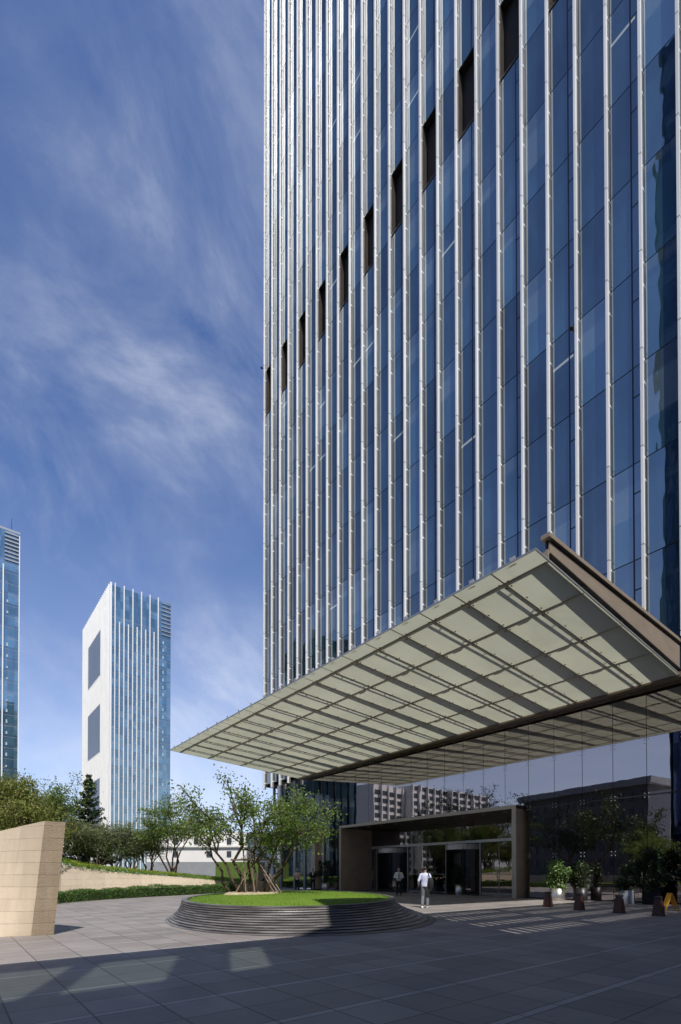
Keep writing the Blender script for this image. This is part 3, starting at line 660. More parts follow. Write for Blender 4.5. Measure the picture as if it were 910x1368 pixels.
# ------------------------------------------------------------------ trees
def bend(p0,p1,n,amp,R):
    p0,p1=Vector(p0),Vector(p1); out=[]; off=Vector((0,0,0))
    for i in range(n+1):
        t=i/n
        out.append(p0.lerp(p1,t)+Vector((R.gauss(0,1),R.gauss(0,1),R.gauss(0,.4)))*amp*math.sin(PI*min(t*1.0,1))*(.6))
    return out
def tree(name,label,cat,base,stems,leafm,barkm,leaf,nl,R,group=None,spread=.55,levels=2,twigs=5,clump=.42):
    """stems: (tip offset xyz, start offset xy, radius) - each stem a curved trunk carrying limbs, twigs and leaf sprays"""
    t=thing(name,label,cat,base,0,group); tb=MB(); lb=MB(); ends=[]; bx=Vector(base)
    def limb(p0,p1,r,lev):
        pts=bend(p0,p1,6 if lev==0 else 4,(p1-p0).length*.07,R)
        k=len(pts); tb.tube(pts,[max(.006,r*(1-.72*i/(k-1))) for i in range(k)],7 if lev==0 else 5)
        Ln=(p1-p0).length
        if lev<levels:
            nb=twigs if lev==0 else twigs-1
            for q in range(nb):
                f=R.uniform(.5,1.) if lev==0 else R.uniform(.3,1.); s=pts[min(k-1,int(f*(k-1)))]
                d=(p1-p0).normalized(); v=Vector((R.gauss(0,1),R.gauss(0,1),R.gauss(.25,.55))).normalized()
                d=(d*.75+v*spread*1.6).normalized(); limb(s,s+d*Ln*R.uniform(.28,.5)*(1 if lev==0 else .9),r*.42,lev+1)
        if lev>=levels-1: ends.append((pts[-1],Ln)); 
        if lev>=levels: ends.append((pts[len(pts)//2],Ln))
    for tip,st,r in stems:
        limb(bx+Vector((st[0],st[1],-.05)),bx+Vector(tip),r,0)
    per=max(1,nl//max(1,len(ends)))
    for e,Ln in ends:
        kk=int(per*R.uniform(.35,1.7)); cs=clump*R.uniform(.6,1.2)
        for q in range(kk):
            v=Vector((R.gauss(0,1),R.gauss(0,1),R.gauss(0,.7)))*cs*.55
            lb.leaf(e+v,leaf,0,.5,R)
    tb.build('trunk',barkm,t,True); lb.build('crown',leafm,t)
    return t
cr,cu=_R.copy(),Vector((0,0,1)); cf=Vector((_F.x,_F.y,0)).normalized()
def vw(a,f,z): v=cr*a+cf*f; return (v.x,v.y,z)
R=random.Random(11)
stems=[(vw(-2.2,.3,2.5),vw(-.75,.1,0)[:2],.055),(vw(-.75,-.3,3.3),vw(-.25,-.1,0)[:2],.075),(vw(-.1,.6,3.3),vw(-.15,.2,0)[:2],.06),(vw(.5,-.4,2.9),vw(.1,-.15,0)[:2],.055),
 (vw(1.3,.3,3.2),vw(.25,.1,0)[:2],.062),(vw(2.2,-.3,2.9),vw(.45,0,0)[:2],.065),(vw(-1.6,-.5,3.0),vw(-.4,.0,0)[:2],.055),(vw(2.0,.9,2.4),vw(.3,.2,0)[:2],.05)]
tree('planter_tree','multi stemmed leafy tree growing from the oval planter lawn','tree',(TC.x,TC.y,ZP+.1),stems,M['leaf_tree'],M['bark'],.115,9500,R,None,.6,2,6,.34)
# support poles of the tree, tied as a frame
sp_=thing('tree_stakes','reddish wooden support poles propping the planter tree','stakes',(TC.x,TC.y,ZP+.1))
for k,(a0,a1,zt) in enumerate(((-.15,-.35,1.7),(.12,-.15,1.75),(.75,-.1,1.5),(.95,.05,1.3),(-.55,.15,1.3),(1.0,.35,1.0))):
    p0=Vector((TC.x,TC.y,ZP+.1))+cr*a0*1.0+cf*(-.5+.2*(k%3)); p1=Vector((TC.x,TC.y,ZP+.1+zt))+cr*a1
    b=MB(); b.tube([p0,p1],[.026,.022],8); b.build('pole',M['pole_wood'],sp_)
b=MB(); p=Vector((TC.x,TC.y,ZP+1.25)); b.tube([p-cr*.75-cf*.1,p+cr*.8-cf*.1],[.03,.03],8); b.build('cross_bar',M['pole_wood'],sp_)

# ------------------------------------------------------------------ bank: ramped stone wall, hedge, planting
def wl(px,D): v=at(px,1167,D); return Vector((v.x,v.y,0))
WP=[(40,24.0,2.05),(80,26.5,1.87),(110,28.0,1.70),(140,29.6,1.53),(190,32.2,1.33),(240,34.8,1.14),(290,38.0,.86),(330,41.0,.62),(352,43.2,.40)]
back=Vector((-.9,.25,0)).normalized()
LEAN=.55; b=MB(); n=len(WP)
for k in range(n-1):
    p,q=wl(*WP[k][:2]),wl(*WP[k+1][:2]); z0,z1=WP[k][2],WP[k+1][2]; bk=back*.35
    b.hexa([p,q,q+bk*3.2,p+bk*3.2,p+back*LEAN*z0+Vector((0,0,z0)),q+back*LEAN*z1+Vector((0,0,z1)),q+back*LEAN*z1+bk+Vector((0,0,z1)),p+back*LEAN*z0+bk+Vector((0,0,z0))])
tag(b.build('ramp_wall',M['ramp_stone']),'long pale stone retaining wall sloping down behind the low hedge','wall')
b=MB()
for k in range(n-1):
    z0,z1=WP[k][2]-.06,WP[k+1][2]-.06; p,q=wl(*WP[k][:2])+back*(.36+LEAN*z0),wl(*WP[k+1][:2])+back*(.36+LEAN*z1)
    p2,q2=p+back*16,q+back*16
    b.hexa([p-Vector((0,0,.0)),q,q2,p2,p+Vector((0,0,z0)),q+Vector((0,0,z1)),q2+Vector((0,0,.95)),p2+Vector((0,0,1.0))])
structure(b.build('bank',M['grass']))
def leafstrip(name,mats,pts,width,h0,h1,nl,size,R,parent=None,mi=None,mbx=None):
    """a run of leaves along a line of (point, top) with a dark inner mass"""
    m=mbx or MB(); P=[Vector(p) for p in pts]; seg=[(P[i+1]-P[i]).length for i in range(len(P)-1)]; tot=sum(seg)
    for q in range(nl):
        d=R.random()*tot; i=0
        while i<len(seg)-1 and d>seg[i]: d-=seg[i]; i+=1
        p=P[i].lerp(P[i+1],min(1,d/seg[i])); nrm=Vector((-(P[i+1]-P[i]).y,(P[i+1]-P[i]).x,0)).normalized()
        u=R.uniform(-1,1); zt=h1*(.86+.20*math.sin(p.x*3.1+p.y*4.3)*math.sin(p.y*1.7))+R.gauss(0,.035)
        if R.random()<.5: z=zt; 
        else: u=math.copysign(1,u)*R.uniform(.85,1.05); z=R.uniform(h0,zt)
        m.leaf(p+nrm*u*width/2+Vector((0,0,z)),size,mi(R) if mi else 0,.5,R)
    return m
R=random.Random(21)
HP=[ground(px,py) for px,py in ((48,1209.5),(75,1207),(110,1203.8),(150,1201),(195,1198.3),(240,1196),(275,1193.9),(318,1191.2))]
hp=[p+back*.55 for p in HP]
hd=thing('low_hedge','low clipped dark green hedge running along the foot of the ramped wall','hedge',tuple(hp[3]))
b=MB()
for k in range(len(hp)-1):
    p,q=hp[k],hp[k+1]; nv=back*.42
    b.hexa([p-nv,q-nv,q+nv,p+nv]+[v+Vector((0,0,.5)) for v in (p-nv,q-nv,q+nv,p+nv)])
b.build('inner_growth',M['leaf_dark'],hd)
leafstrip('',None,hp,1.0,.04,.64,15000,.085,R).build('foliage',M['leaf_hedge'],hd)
gc=[wl(px,D)+back*(.45+LEAN*z)+Vector((0,0,z-.08)) for px,D,z in WP]
R=random.Random(22)
cov=MB()
for w,off in ((.8,0),(1.2,.9),(1.6,2.0)):
    leafstrip('',None,[p+back*off for p in gc],w,.0,.34,5200,.085,R,None,lambda r:0,cov)
yel=MB(); yp=[p+back*.25 for p in gc[1:6]]
leafstrip('',None,yp,.9,.25,.40,1100,.08,R,None,None,yel)
vg=thing('bank_planting','bright green ground cover with yellow tips along the top of the ramped wall','plants',tuple(gc[3]))
o=cov.build('foliage',M['leaf_cover'],vg); o=yel.build('yellow_tips',M['leaf_yellow'],vg)

# trees on the bank
def base_at(px,D,z): v=wl(px,D); return (v.x,v.y,z)
R=random.Random(31)
def crown_tree(px,D,z0,top_py,w,label,leafm,nstem,leaf,nl,group,seed,spread=.55,name='garden_tree',clump=.55,barkm='bark',lowfrac=.35):
    R=random.Random(seed); hh=hz(top_py,D)-z0; st=[]
    for k in range(nstem):
        a=(k+.5)/nstem*2-1; st.append((vw(a*w*.36+R.gauss(0,.12),R.uniform(-.4,.4)*w,hh*R.uniform(.78,.93)*(1-.18*abs(a))),vw(a*.18,R.uniform(-.1,.1),0)[:2],.03+.008*hh))
    return tree(name,label,'tree',base_at(px,D,z0),st,M[leafm],M[barkm],leaf,nl,R,group,spread,2,6,clump)
crown_tree(58,33,1.1,1040,4.2,'round crowned green tree behind the beige wall left of the conifer','leaf_tree',5,.17,11000,'trees on the bank',5,.6,'garden_tree',.6)
crown_tree(4,31,1.2,1022,4.0,'tallest leafy tree cut by the left edge of the photo','leaf_warm',5,.17,10500,'trees on the bank',6,.6,'garden_tree',.6)
crown_tree(32,29,1.2,1072,3.6,'lower yellowish green tree peeping over the beige wall','leaf_warm',5,.16,9500,'trees on the bank',16,.6,'garden_tree',.6)
crown_tree(231,37,1.0,1070,4.6,'forking multi stem tree on the bank in front of the white building','leaf_tree',5,.16,8000,'trees on the bank',8,.75,'garden_tree',.5,'bark_red')
for k,(px,D,tp,lab) in enumerate(((100,33,1088,'first small grey green tree right of the conifer foot'),(128,33.5,1100,'dense grey green small tree just right of the conifer'),(150,35,1103,'small olive tree below the white tower corner'),(176,36,1104,'thin olive tree below the white tower fins'),(200,37,1108,'low grey green tree left of the forking tree'))):
    crown_tree(px,D,1.1,tp,2.7,lab,'leaf_olive',6,.12,6000,'small olive trees on the bank',40+k,.5,'olive_tree',.45)
for k,(px,D,tp,lab) in enumerate(((376,58,1112,'far tree between the white building and the tower'),)):
    crown_tree(px,D,0,tp,5,lab,'leaf_tree',4,.2,3000,None,60+k)
# conifer
R=random.Random(5); cb_=base_at(118,36,1.0); ct=thing('conifer','dark green spiky conifer standing before the white tower','tree',cb_)
hh=hz(1034,36)-1.0; tb=MB(); lb=MB(); B0=Vector(cb_)
tb.tube([B0,B0+Vector((0,0,hh*.97))],[.16,.02],8)
nlv=22
for k in range(nlv):
    f=k/(nlv-1); z=hh*(.14+.84*f); rad=2.3*(1-f)**.85*R.uniform(.75,1.15)+.10
    for q in range(max(5,int(12-6*f))):
        a=R.random()*6.28; rr_=rad*R.uniform(.6,1.1); d=Vector((math.cos(a),math.sin(a),0)); p1=B0+Vector((0,0,z))+d*rr_+Vector((0,0,rr_*R.uniform(.05,.38))); p0=B0+Vector((0,0,z-.1))
        pm_=p0.lerp(p1,.6)-Vector((0,0,rr_*.10)); tb.tube([p0,pm_,p1],[.022,.014,.006],4)
        for s in range(int(34*rr_)+18):
            t=R.uniform(.25,1.03); c=(p0.lerp(pm_,t/.6) if t<.6 else pm_.lerp(p1,(t-.6)/.4)); lb.leaf(c+Vector((R.gauss(0,.07),R.gauss(0,.07),R.gauss(.02,.06))),.19,0,.2,R)
tb.build('trunk',M['bark'],ct,True); lb.build('crown',M['leaf_dark'],ct)

# walls and low building behind the bank
def panel(name,label,cat,pxa,pxb,Da,Db,z0,pyt,m,th=.3):
    p,q=wl(pxa,Da),wl(pxb,Db); za,zb=hz(pyt,Da),hz(pyt,Db); bk=cf*th; b=MB()
    b.hexa([p+Vector((0,0,z0)),q+Vector((0,0,z0)),q+bk+Vector((0,0,z0)),p+bk+Vector((0,0,z0)),p+Vector((0,0,za)),q+Vector((0,0,za)),q+bk+Vector((0,0,zb)),p+bk+Vector((0,0,za))])
    return tag(b.build(name,m),label,cat)
panel('grey_wall','plain grey wall standing behind the forking tree','wall',196,292,56,56,0,1151.5,M['concrete_grey'])
gp=panel('green_screen','flat green screen wall beside the dark gap behind the planter','wall',288,345,50,50,0,1151.5,M['hoarding_green'])
panel('dark_gap_sheet','black sheet standing for the dark gate between the green screen and the lobby','opening',345.3,353.5,50,50,0,1152,M['black'])  # black sheet painted in for the darkness of the gap
wb=thing('white_building','low white rendered building behind the trees','building',tuple(wl(260,82)))
p,q=wl(196,82),wl(392,82); zt=hz(1112,82); bk=cf*14; b=MB()
b.hexa([p,q,q+bk,p+bk]+[v+Vector((0,0,zt)) for v in (p,q,q+bk,p+bk)]); b.build('wall',M['plaster_white'],wb)
b=MB(); e=cf*-.35; zz_=Vector((0,0,hz(1132,82))); b.hexa([p+e+zz_,q+e+zz_,q+zz_-cf*.004,p+zz_-cf*.004]+[v+Vector((0,0,.3)) for v in (p+e+zz_,q+e+zz_,q+zz_-cf*.004,p+zz_-cf*.004)]); b.build('ledge',M['plaster_white'],wb)
for k in range(6):
    px=232+k*22+ (5 if k%2 else 0); a=wl(px,81.9); c=wl(px+6,81.9); 
    for (t0,t1) in ((1128,1119),) + (((1144,1137),) if k%3!=1 else ()):
        z0,z1=hz(t0,82),hz(t1,82); d=cf*-.06
        b=MB(); b.hexa([a+d+Vector((0,0,z0)),c+d+Vector((0,0,z0)),c+cf*.08+Vector((0,0,z0)),a+cf*.08+Vector((0,0,z0)),a+d+Vector((0,0,z1)),c+d+Vector((0,0,z1)),c+cf*.08+Vector((0,0,z1)),a+cf*.08+Vector((0,0,z1))])
        b.build('window',M['window_dark'],wb)
sb=thing('stone_block','low beige stone block behind the planter by the lobby corner','block',tuple(wl(355,37)))
p,q=wl(345,36.8),wl(364.5,36.8); b=MB(); b.hexa([p,q,q+cf*.8,p+cf*.8]+[v+Vector((0,0,.72)) for v in (p,q,q+cf*.8,p+cf*.8)]); b.build('body',M['block_stone'],sb)
b=MB(); e=cr*.03; b.hexa([v+Vector((0,0,.722)) for v in (p-e-cf*.03,q+e-cf*.03,q+e+cf*.83,p-e+cf*.83)]+[v+Vector((0,0,.79)) for v in (p-e-cf*.03,q+e-cf*.03,q+e+cf*.83,p-e+cf*.83)]); b.build('coping',M['block_stone'],sb)

# ------------------------------------------------------------------ beige prow wall at the left
wt=thing('beige_stone_wall','leaning beige stone wall block at the left edge of the forecourt','wall',(-13.2,1.2,0))
A0,B0_=Vector((-12.91,1.50,0)),Vector((-12.85,1.93,0)); ZA=2.54
A1,B1=at(60,1096.5,1),at(88,1098.5,1)
def on_z(px,py,z): return ground(px,py,z)
A1=on_z(60,1096.5,ZA); B1=on_z(88,1098.5,ZA-.01)
# front face curves back and away to the left
def front(s,t):   # s 0 at the prow, 1 at far left; t height 0..1
    bot=A0+Vector((-.10,-.55,0))*s*2.2+Vector((-.35,-.25,0))*s*s*2
    top=A1+Vector((-1.30,-.62,0))*s*2.2+Vector((-.3,.1,0))*s*s+Vector((0,0,-.13*s*2.2))
    return bot.lerp(top,t)
NS,NT=24,18
b=MB(); G=[[front(s/NS,t/NT) for t in range(NT+1)] for s in range(NS+1)]
idx={}
for s in range(NS+1):
    for t in range(NT+1): idx[s,t]=len(b.v); b.v.append(tuple(G[s][t]))
for s in range(NS):
    for t in range(NT): b.f.append((idx[s,t],idx[s,t+1],idx[s+1,t+1],idx[s+1,t])); b.m.append(0)
bk=Vector((-.55,.65,0))
E=[[front(s/NS,t/NT)+Vector((0,0,0)) for t in (0,NT)] for s in range(NS+1)]
fr=lambda t: A0.lerp(A1,t); en=lambda t: B0_.lerp(B1,t)
for t in range(NT):
    b.face([fr(t/NT),en(t/NT),en((t+1)/NT),fr((t+1)/NT)],1)
bl0,bl1=G[NS][0]+Vector((-.3,.9,0)),G[NS][NT]+Vector((-.2,.5,0))
b.face([en(0),bl0,bl1,en(1)],0)
b.face([G[NS][0],G[NS][NT],bl1,bl0],0)
b.face([tuple(G[s][NT]) for s in range(NS+1)]+[bl1,B1],0)
o=b.build('stone_face',[M['travertine'],M['travertine_rough']],wt)
for pgn in o.data.polygons: pgn.use_smooth = pgn.material_index==0 and len(pgn.vertices)==4
o.data.set_sharp_from_angle(angle=math.radians(12))

# ------------------------------------------------------------------ bollards, sign, pots
def bollard(loc,label,root=None):
    if root: return dup(root,loc,random.uniform(-.1,.1),label,'bollards along the drive')
    t=thing('bollard',label,'bollard',loc,0,'bollards along the drive')
    m=MB(); m.loft([[(s*a,s2*a,z) for s,s2 in ((-1,-1),(1,-1),(1,1),(-1,1))] for a,z in ((.15,.02),(.148,.05),(.095,.53))]); m.build('body',M['bollard'],t,False,False)
    m=MB(); m.loft([[(s*a,s2*a,z) for s,s2 in ((-1,-1),(1,-1),(1,1),(-1,1))] for a,z in ((.165,0),(.165,.02))]); m.build('foot',M['bollard_cap'],t,False,False)
    m=MB(); m.loft([[(s*a,s2*a,z) for s,s2 in ((-1,-1),(1,-1),(1,1),(-1,1))] for a,z in ((.075,.531),(.075,.56),(.105,.561),(.095,.62),(.08,.635))]); m.build('cap',M['bollard_cap'],t,False,False)
    return t
b0=bollard((-10.71,19.37,0),'short brown tapered bollard nearest the portal, before the bright potted shrub')
bollard((-9.11,18.72,0),'brown tapered bollard second from the portal',b0)
bollard((-7.56,18.40,0),'brown tapered bollard in front of the dark potted plants',b0)
bollard((-6.24,18.12,0),'brown tapered bollard nearest the right edge beside the orange sign',b0)
sg=thing('folding_floor_sign','orange folding floor sign standing behind the last bollard','sign',(-6.85,21.0,0),math.radians(48))
for s in (-1,1):
    m=MB(); 
    for y0,y1,z0,z1 in ((-.15,-.10,0,.63),(.10,.15,0,.63),(-.10,.10,.18,.60)):
        m.hexa([(s*(.24*(1-z0/.65))-.014,y0,z0),(s*(.24*(1-z0/.65))+.014,y0,z0),(s*(.24*(1-z0/.65))+.014,y1,z0),(s*(.24*(1-z0/.65))-.014,y1,z0),
                (s*(.24*(1-z1/.65))-.014+.003*s,y0,z1),(s*(.24*(1-z1/.65))+.014+.003*s,y0,z1),(s*(.24*(1-z1/.65))+.014+.003*s,y1,z1),(s*(.24*(1-z1/.65))-.014+.003*s,y1,z1)])
    m.build('board',M['orange'],sg,False,False)
m=MB(); m.tube([(0,-.15,.63),(0,.15,.63)],[.022,.022],8); m.build('hinge',M['orange'],sg,False,False)
def pot_plant(loc,label,r,h,top,w,leafm,nl,leaf,potm,seed,group='potted plants by the lobby glass',lean=0):
    R=random.Random(seed); t=thing('potted_plant',label,'plant',loc,0,group)
    m=MB(); m.loft([[(rr*math.cos(2*PI*k/24),rr*math.sin(2*PI*k/24),z) for k in range(24)] for rr,z in ((r*.97,0),(r,.03),(r,h),(r*.93,h),(r*.93,h-.06))]); m.build('pot',M[potm],t,True,False)
    m=MB(); m.cyl((0,0),r*.93,r*.93,.03,20,0,h-.09); m.build('soil',M['soil'],t,False,False)
    tb=MB(); lb=MB()
    for k in range(7):
        a=R.random()*6.28; e=Vector((math.cos(a)*w*.3*R.random(),math.sin(a)*w*.3*R.random(),h+(top-h)*R.uniform(.6,.95))); tb.tube([(0,0,h-.1),(e.x*.4,e.y*.4,h+(e.z-h)*.5),tuple(e)],[.02,.014,.006],5)
    nc=16
    for k in range(nc):
        f=R.random(); z=h+.05+(top-h-.1)*f; rad=w*.5*math.sqrt(max(.1,1-(2*f-1)**2*.75)); a=R.random()*6.28; rr=rad*R.uniform(.2,.85)
        c=Vector((rr*math.cos(a)+lean*(f),rr*math.sin(a),z))
        for q in range(nl//nc): lb.leaf(c+Vector((R.gauss(0,.11),R.gauss(0,.11),R.gauss(0,.12))),leaf,0,.5,R)
    tb.build('stem',M['bark'],t,False,False); lb.build('foliage',M[leafm],t,False,False); return t
pot_plant((-12.98,24.45,0),'bright green shrub in a steel drum pot right of the portal',.34,.62,2.05,1.15,'leaf_bright',1500,.15,'steel',1)
pot_plant((-11.95,24.85,0),'slim dark plant in a dark pot behind the second bollard',.26,.66,1.85,.75,'leaf_dark',500,.13,'dark_metal',2)
pot_plant((-9.6,24.15,0),'dark green bush in a grey pot behind the third bollard',.32,.62,1.95,1.25,'leaf_dark',1300,.15,'grey_metal',3)
pot_plant((-8.75,24.6,0),'tallest dark bush in a black pot at the right lobby glass',.36,.7,2.5,1.5,'leaf_dark',1700,.16,'black',4)
pot_plant((-33.0,24.6,0),'dark bush in a steel pot left of the portal jamb',.34,.62,2.3,1.7,'leaf_dark',1400,.15,'steel',5)
pot_plant((-24.4,27.6,0),'dark bush in a steel pot just behind the guard at the doors',.34,.62,2.2,1.3,'leaf_dark',1200,.15,'steel',6)
pot_plant((-21.6,27.6,0),'dark bush in a steel pot beside the open revolving door',.34,.62,2.2,1.4,'leaf_dark',1200,.15,'steel',7)

# ------------------------------------------------------------------ people
def capsules(segs):
    m=MB()
    for p0,p1,r0,r1,fl in segs:
        p0,p1=Vector(p0),Vector(p1); n=5; pts=[p0.lerp(p1,i/n) for i in range(n+1)]
        m.tube(pts,[r0+(r1-r0)*i/n for i in range(n+1)],12,0,True,fl)
        m.ellipsoid(p0,(r0*fl if fl>1 else r0,r0,r0),10,8) if fl==1 else None
        m.ellipsoid(p1,(r1,r1,r1),10,8) if fl==1 else None
    return m
def remeshed(m,name,material,parent,vox=.014):
    o=m.build(name,material,parent,True,False); r=o.modifiers.new('remesh','REMESH'); r.mode='VOXEL'; r.voxel_size=vox; r.use_smooth_shade=True
    s=o.modifiers.new('smooth','SMOOTH'); s.iterations=4; s.factor=.5; return o
def torso(m,hip,neck,w0,w1,d0,d1,grow=0,chest=None):
    rings=[]; prof=((0,.98,1),( .15,.97,1),(.35,.90,.95),(.6,1.0,1.05),(.8,1.08,1.0),(.92,.9,.8),(1.0,.45,.6))
    for f,a,d in prof:
        w=(w0+(w1-w0)*f)*a+grow; dd=(d0+(d1-d0)*f)*d+grow; c=Vector(hip).lerp(Vector(neck),f)
        rings.append([(c.x+w*math.cos(2*PI*k/20),c.y+dd*math.sin(2*PI*k/20),c.z) for k in range(20)])
    m.loft(rings)
def hand(p,d,parent,size=.18):
    p,d=Vector(p),Vector(d).normalized(); a=d.cross(Vector((0,1,0))).normalized() if abs(d.y)<.9 else Vector((1,0,0)); n=a.cross(d)
    m=MB(); m.tube([p,p+d*size*.28,p+d*size*.52],[.028,.040,.036],8,0,True,.55)
    for k,(o,l) in enumerate(((-.030,.40),(-.010,.46),(.010,.43),(.029,.34))):
        q=p+d*size*.48+n*o; m.tube([q,q+d*size*l*.5,q+d*size*l*.85+a*.018],[.0095,.009,.007],6)
    q=p+d*size*.15+n*-.032; m.tube([q,q+d*size*.22-n*.026,q+d*size*.40-n*.028],[.011,.010,.008],6)
    m.build('hand',M['skin'],parent,True,False)
def person(label,loc,face_dir,h,P):
    """P: pose; figure built facing -y, then turned; face_dir = angle about z"""
    t=thing('person',label,'person',loc,face_dir); k=h/1.72
    v=lambda x,y,z: Vector((x*k,y*k,z*k))
    hip=v(0,0,.93); neck=v(0,P.get('lean',0),1.44); head=v(0,P.get('lean',0)-.02,1.60)
    legs=[]; arms=[]
    for s,key in ((-1,'L'),(1,'R')):
        kn,an,ft=P['leg'+key]; legs.append((v(s*.09,0,.90),v(*kn),v(*an),v(*ft)))
        el,wr=P['arm'+key]; arms.append((v(s*.175,P.get('lean',0),1.365),v(*el),v(*wr)))
    body=[]; 
    m=MB(); torso(m,hip,neck,.150*k,.165*k,.10*k,.105*k)
    for a in capsules([(neck-v(0,0,.05),head-v(0,0,.06),.055*k,.05*k,1)]+[x for L4 in legs for x in ((L4[0],L4[1],.082*k,.058*k,1),(L4[1],L4[2],.055*k,.038*k,1),(L4[2],L4[3],.038*k,.03*k,1))]+[x for A3 in arms for x in ((A3[0],A3[1],.05*k,.04*k,1),(A3[1],A3[2],.038*k,.028*k,1))]),:
        n0=len(m.v); m.v+=a.v; m.f+=[tuple(i+n0 for i in f) for f in a.f]; m.m+=a.m
    m.ellipsoid(head,(.074*k,.093*k,.115*k),14,10); m.ellipsoid(head+v(0,-.095,-.01),(.014*k,.02*k,.022*k),8,6)
    for s in (-1,1): m.ellipsoid(head+v(s*.075,.005,-.005),(.012*k,.02*k,.03*k),8,6)
    bo=remeshed(m,'body',M['skin'],t,.012)
    e=MB()
    for s in (-1,1): e.ellipsoid(head+v(s*.03,-.083,.012),(.011*k,.008*k,.008*k),8,6)
    e.ellipsoid(head+v(0,-.086,-.052),(.024*k,.006*k,.006*k),8,6); e.build('face',M['hair'],t,True,False)
    # hair or cap
    m=MB(); m.ellipsoid(head+v(0,.018,.032),(.083*k,.092*k,.095*k),14,10); hr=m.build(P.get('hairname','hair'),M[P.get('hair','hair')],t,True,False)
    if P.get('hairname')=='cap': m=MB(); m.hexa([tuple(head+v(x,y,z)) for x,y,z in ((-.06,-.06,.045),(.06,-.06,.045),(.05,-.16,.035),(-.05,-.16,.035),(-.06,-.06,.055),(.06,-.06,.055),(.05,-.16,.045),(-.05,-.16,.045))]); m.build('peak',M[P['hair']],hr,False,False)
    # top
    m=MB(); torso(m,hip-v(0,0,P.get('hem',.02)),neck,.155*k,.175*k,.112*k,.118*k,.012)
    segs=[]
    for A3 in arms: segs+=[(A3[0]-(A3[0]*0),A3[1],.064*k,.052*k,1),(A3[1],A3[1].lerp(A3[2],P.get('sleeve',.93)),.052*k,.041*k,1)]
    segs+=[(v(-.02,P.get('lean',0),1.41),v(-.165,P.get('lean',0),1.375),.05*k,.06*k,1),(v(.02,P.get('lean',0),1.41),v(.165,P.get('lean',0),1.375),.05*k,.06*k,1)]
    a=capsules(segs); n0=len(m.v); m.v+=a.v; m.f+=[tuple(i+n0 for i in f) for f in a.f]; m.m+=a.m
    remeshed(m,P.get('topname','shirt'),M[P['top']],t)
    # trousers
    m=MB(); a=capsules([x for L4 in legs for x in ((L4[0]+v(0,0,.02),L4[1],.100*k,.074*k,1),(L4[1],L4[2],.074*k,.06*k,1))]+[(v(-.07,0,.92),v(.07,0,.92),.105*k,.105*k,1)])
    remeshed(a,'trousers',M[P['bottom']],t)
    for L4 in legs:
        m=MB(); d=(L4[3]-L4[2]); d.z=0; d.normalize(); c=L4[2].lerp(L4[3],.45); up=Vector((0,0,1)); sd_=d.cross(up)
        rings=[]
        for f,w,hg in ((-.10,.032,.05),(-.06,.042,.09),(.02,.045,.085),(.10,.05,.055),(.16,.036,.035)):
            cc=c+d*f*k; cc.z=min(L4[2].z,L4[3].z)-.055*k
            rings.append([tuple(cc+sd_*w*k*math.cos(q)*1.0+up*(hg*k*max(0,math.sin(q)))) for q in (2*PI*j/10 for j in range(10))])
        m.loft(rings); m.build('shoe',M[P['shoe']],t,True,False)
    for A3 in arms: hand(A3[2],A3[2]-A3[1] if 'hd' not in P else Vector(P['hd']),t,.17*k)
    return t,v,k,head,neck
stand=dict(legL=((-.10,-.01,.48),(-.11,.01,.085),(-.115,-.10,.05)),legR=((.10,-.01,.48),(.11,.01,.085),(.115,-.10,.05)))
def facing(loc,tx,ty):      # angle that turns -y towards a target
    dx,dy=tx-loc[0],ty-loc[1]; return math.atan2(dy,dx)+PI/2
# walker seen from behind, bag on the right shoulder
loc=(-13.52,15.06,0); walk=dict(lean=-.03,legL=((-.09,-.12,.50),(-.09,-.02,.10),(-.09,-.13,.06)),legR=((.09,-.02,.48),(.08,.20,.15),(.08,.13,.06)),
  armL=((-.26,.02,1.12),(-.25,-.06,.88)),armR=((.25,.06,1.12),(.27,-.04,.98)),top='cloth_lilac',bottom='cloth_grey',shoe='shoe_white',hem=.05)
t,v,k,hd_,nk=person('person walking away in pale lilac shirt and grey trousers with a dark shoulder bag',loc,facing(loc,-22,28),1.66,walk)
m=MB(); rings=[]
for z,w,d in ((.80,.10,.06),(.84,.13,.09),(1.10,.14,.10),(1.22,.11,.08),(1.26,.06,.05)): rings.append([tuple(v(-.25+w*math.cos(q)*.85,.12+d*math.sin(q),z)) for q in (2*PI*j/14 for j in range(14))])
m.loft(rings); bag=m.build('bag_body',M['cloth_black'],None,True,False); bag.name='shoulder_bag'; bag.location=loc; bag.rotation_euler=(0,0,facing(loc,-22,28)); tag(bag,'dark shoulder bag hanging from the walking person in the lilac shirt','bag')
m=MB(); m.tube([v(-.22,.15,1.2),v(-.17,.13,1.40),v(-.15,.0,1.49),v(-.17,-.12,1.36),v(-.24,-.05,1.15)],[.016]*5,6); m.build('strap',M['cloth_black'],bag,True,False)
# guard, white shirt, one hand raised
loc=(-21.7,21.8,0); gp_=dict(stand); gp_.update(armL=((-.27,.0,1.12),(-.02,-.22,1.10)),armR=((.27,.0,1.12),(.03,-.24,1.06)),top='cloth_white',bottom='cloth_black',shoe='cloth_black',sleeve=.9)
t,v,k,hd_,nk=person('person standing at the doors in white shirt and black trousers with folded arms',loc,facing(loc,-6,6),1.74,gp_)
m=MB(); m.hexa([v(-.02,-.128,1.40),v(.02,-.128,1.40),v(.02,-.120,1.41),v(-.02,-.120,1.41),v(.0,-.14,1.42),v(.03,-.14,1.42),v(.03,-.13,1.42),v(.0,-.13,1.42)]); m.hexa([v(-.03,-.15,1.12),v(.035,-.15,1.12),v(.035,-.13,1.12),v(-.03,-.13,1.12),v(-.015,-.135,1.41),v(.02,-.135,1.41),v(.02,-.12,1.41),v(-.015,-.12,1.41)]); m.build('tie',M['cloth_black'],t,False,False)
